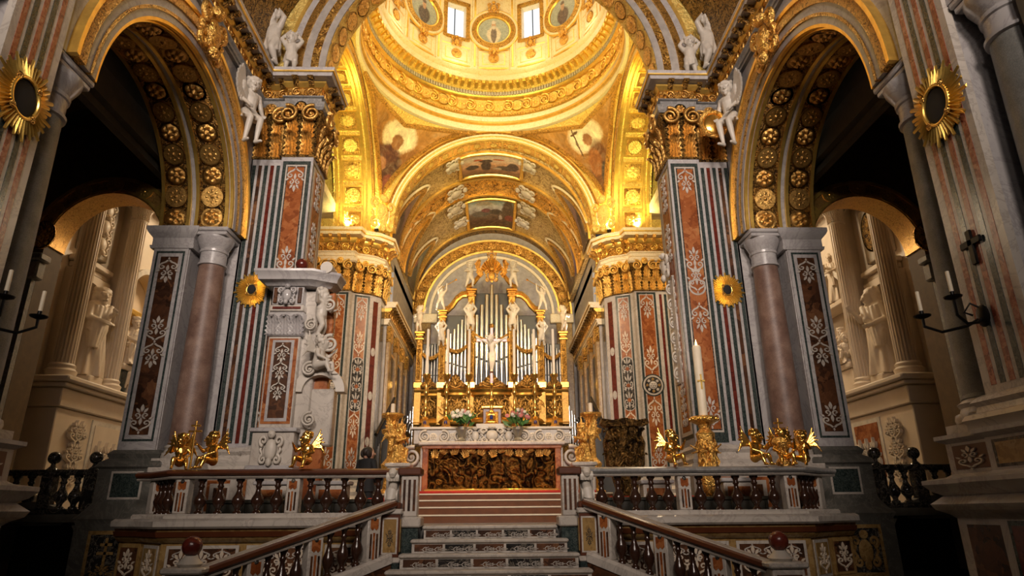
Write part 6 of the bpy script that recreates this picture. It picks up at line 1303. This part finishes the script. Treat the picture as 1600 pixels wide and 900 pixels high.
    # raised aisle floor with its dark balustrade and the vaulted opening below
    fl_ = root_struct('floor_aisle_'+w, s)
    part(MB().box(8.4, 13.6, 16.4, 30, -.1, .06), 'slab', 'stone_dark', fl_); part(MB().sweep([(-.1, -.12), (.1, -.12), (.16, -.02), (.16, .06), (-.1, .06)], [(13.5, 16.4), (8.4, 16.4)]), 'edge_moulding', 'stone_dark', fl_)
    mb = MB(); mb.archwall('y', 10.9, 1.3, -.95, -.1, 16.45, 16.8, 8.4, 13.5, 20); mb.box(8.4, 9.6, 16.45, 16.8, -1.6, -.95); mb.box(12.2, 13.5, 16.45, 16.8, -1.6, -.95); part(mb, 'crypt_wall', 'stone_dark', fl_)
    ab = thing('aisle_balustrade', 'dark marble balustrade with ball finials under the %s aisle arch' % w, 'balustrade', (0, 0, 0), s)
    part(MB().bev(9.0, 12.5, 16.42, 16.66, .06, .18, .02), 'plinth', 'black_marble', ab); part(MB().bev(9.0, 12.5, 16.38, 16.7, .94, 1.08, .03), 'hand_rail', 'black_marble', ab)
    bm_ = shared('baluster', mk_baluster, 'black_marble')
    for i, x in enumerate((9.25, 9.95, 10.28, 11.05, 11.4, 11.75, 12.1)): put(bm_, 'baluster', ab, (x, 16.54, .17), None, (1.35, 1.35, .98))
    for x in (9.62, 10.62): part(MB().bev(x-.14, x+.14, 16.4, 16.68, .18, .94, .02), 'post', 'black_marble', ab); part(MB().lathe([(.14, 1.08), (.06, 1.16), (.05, 1.22)], 14, (x, 16.54, 0)), 'finial_neck', 'black_marble', ab); part(MB().ell((x, 16.54, 1.36), .15, 16, 10), 'ball_finial', 'black_marble', ab)
    # pedestal of the far column, and stucco putti on the choir vault
    pd = thing('column_pedestal', 'marble pedestal under the red granite column at the %s far pier' % w, 'pedestal', (s*7.5, 16.42, 0), s)
    part(MB().bev(-.46, .46, -.46, .46, SAN, .9, .02), 'body', 'grey_marble', pd); part(MB().bev(-.54, .54, -.54, .5, .9, 1.15, .04), 'cap', 'white_marble', pd); part(MB().bev(-.3, .3, -.48, -.44, .1, .75, .01), 'panel', 'dark_breccia', pd)
    for k, (y, a, h) in enumerate(((30.2, 60, 1.0), (33.3, 58, 1.2), (35.2, 56, 1.2), (37.3, 60, 1.0))):
        p = vault(radians(a if s > 0 else 180-a), y, .12)
        nv = Vector((-cos(radians(a))*s, 0, -sin(radians(a)))); o = put(cart('stucco'), 'stucco_cartouche', cv, p, nv.to_track_quat('-Y', 'Z').to_euler(), (h*1.3, h*.8, h))
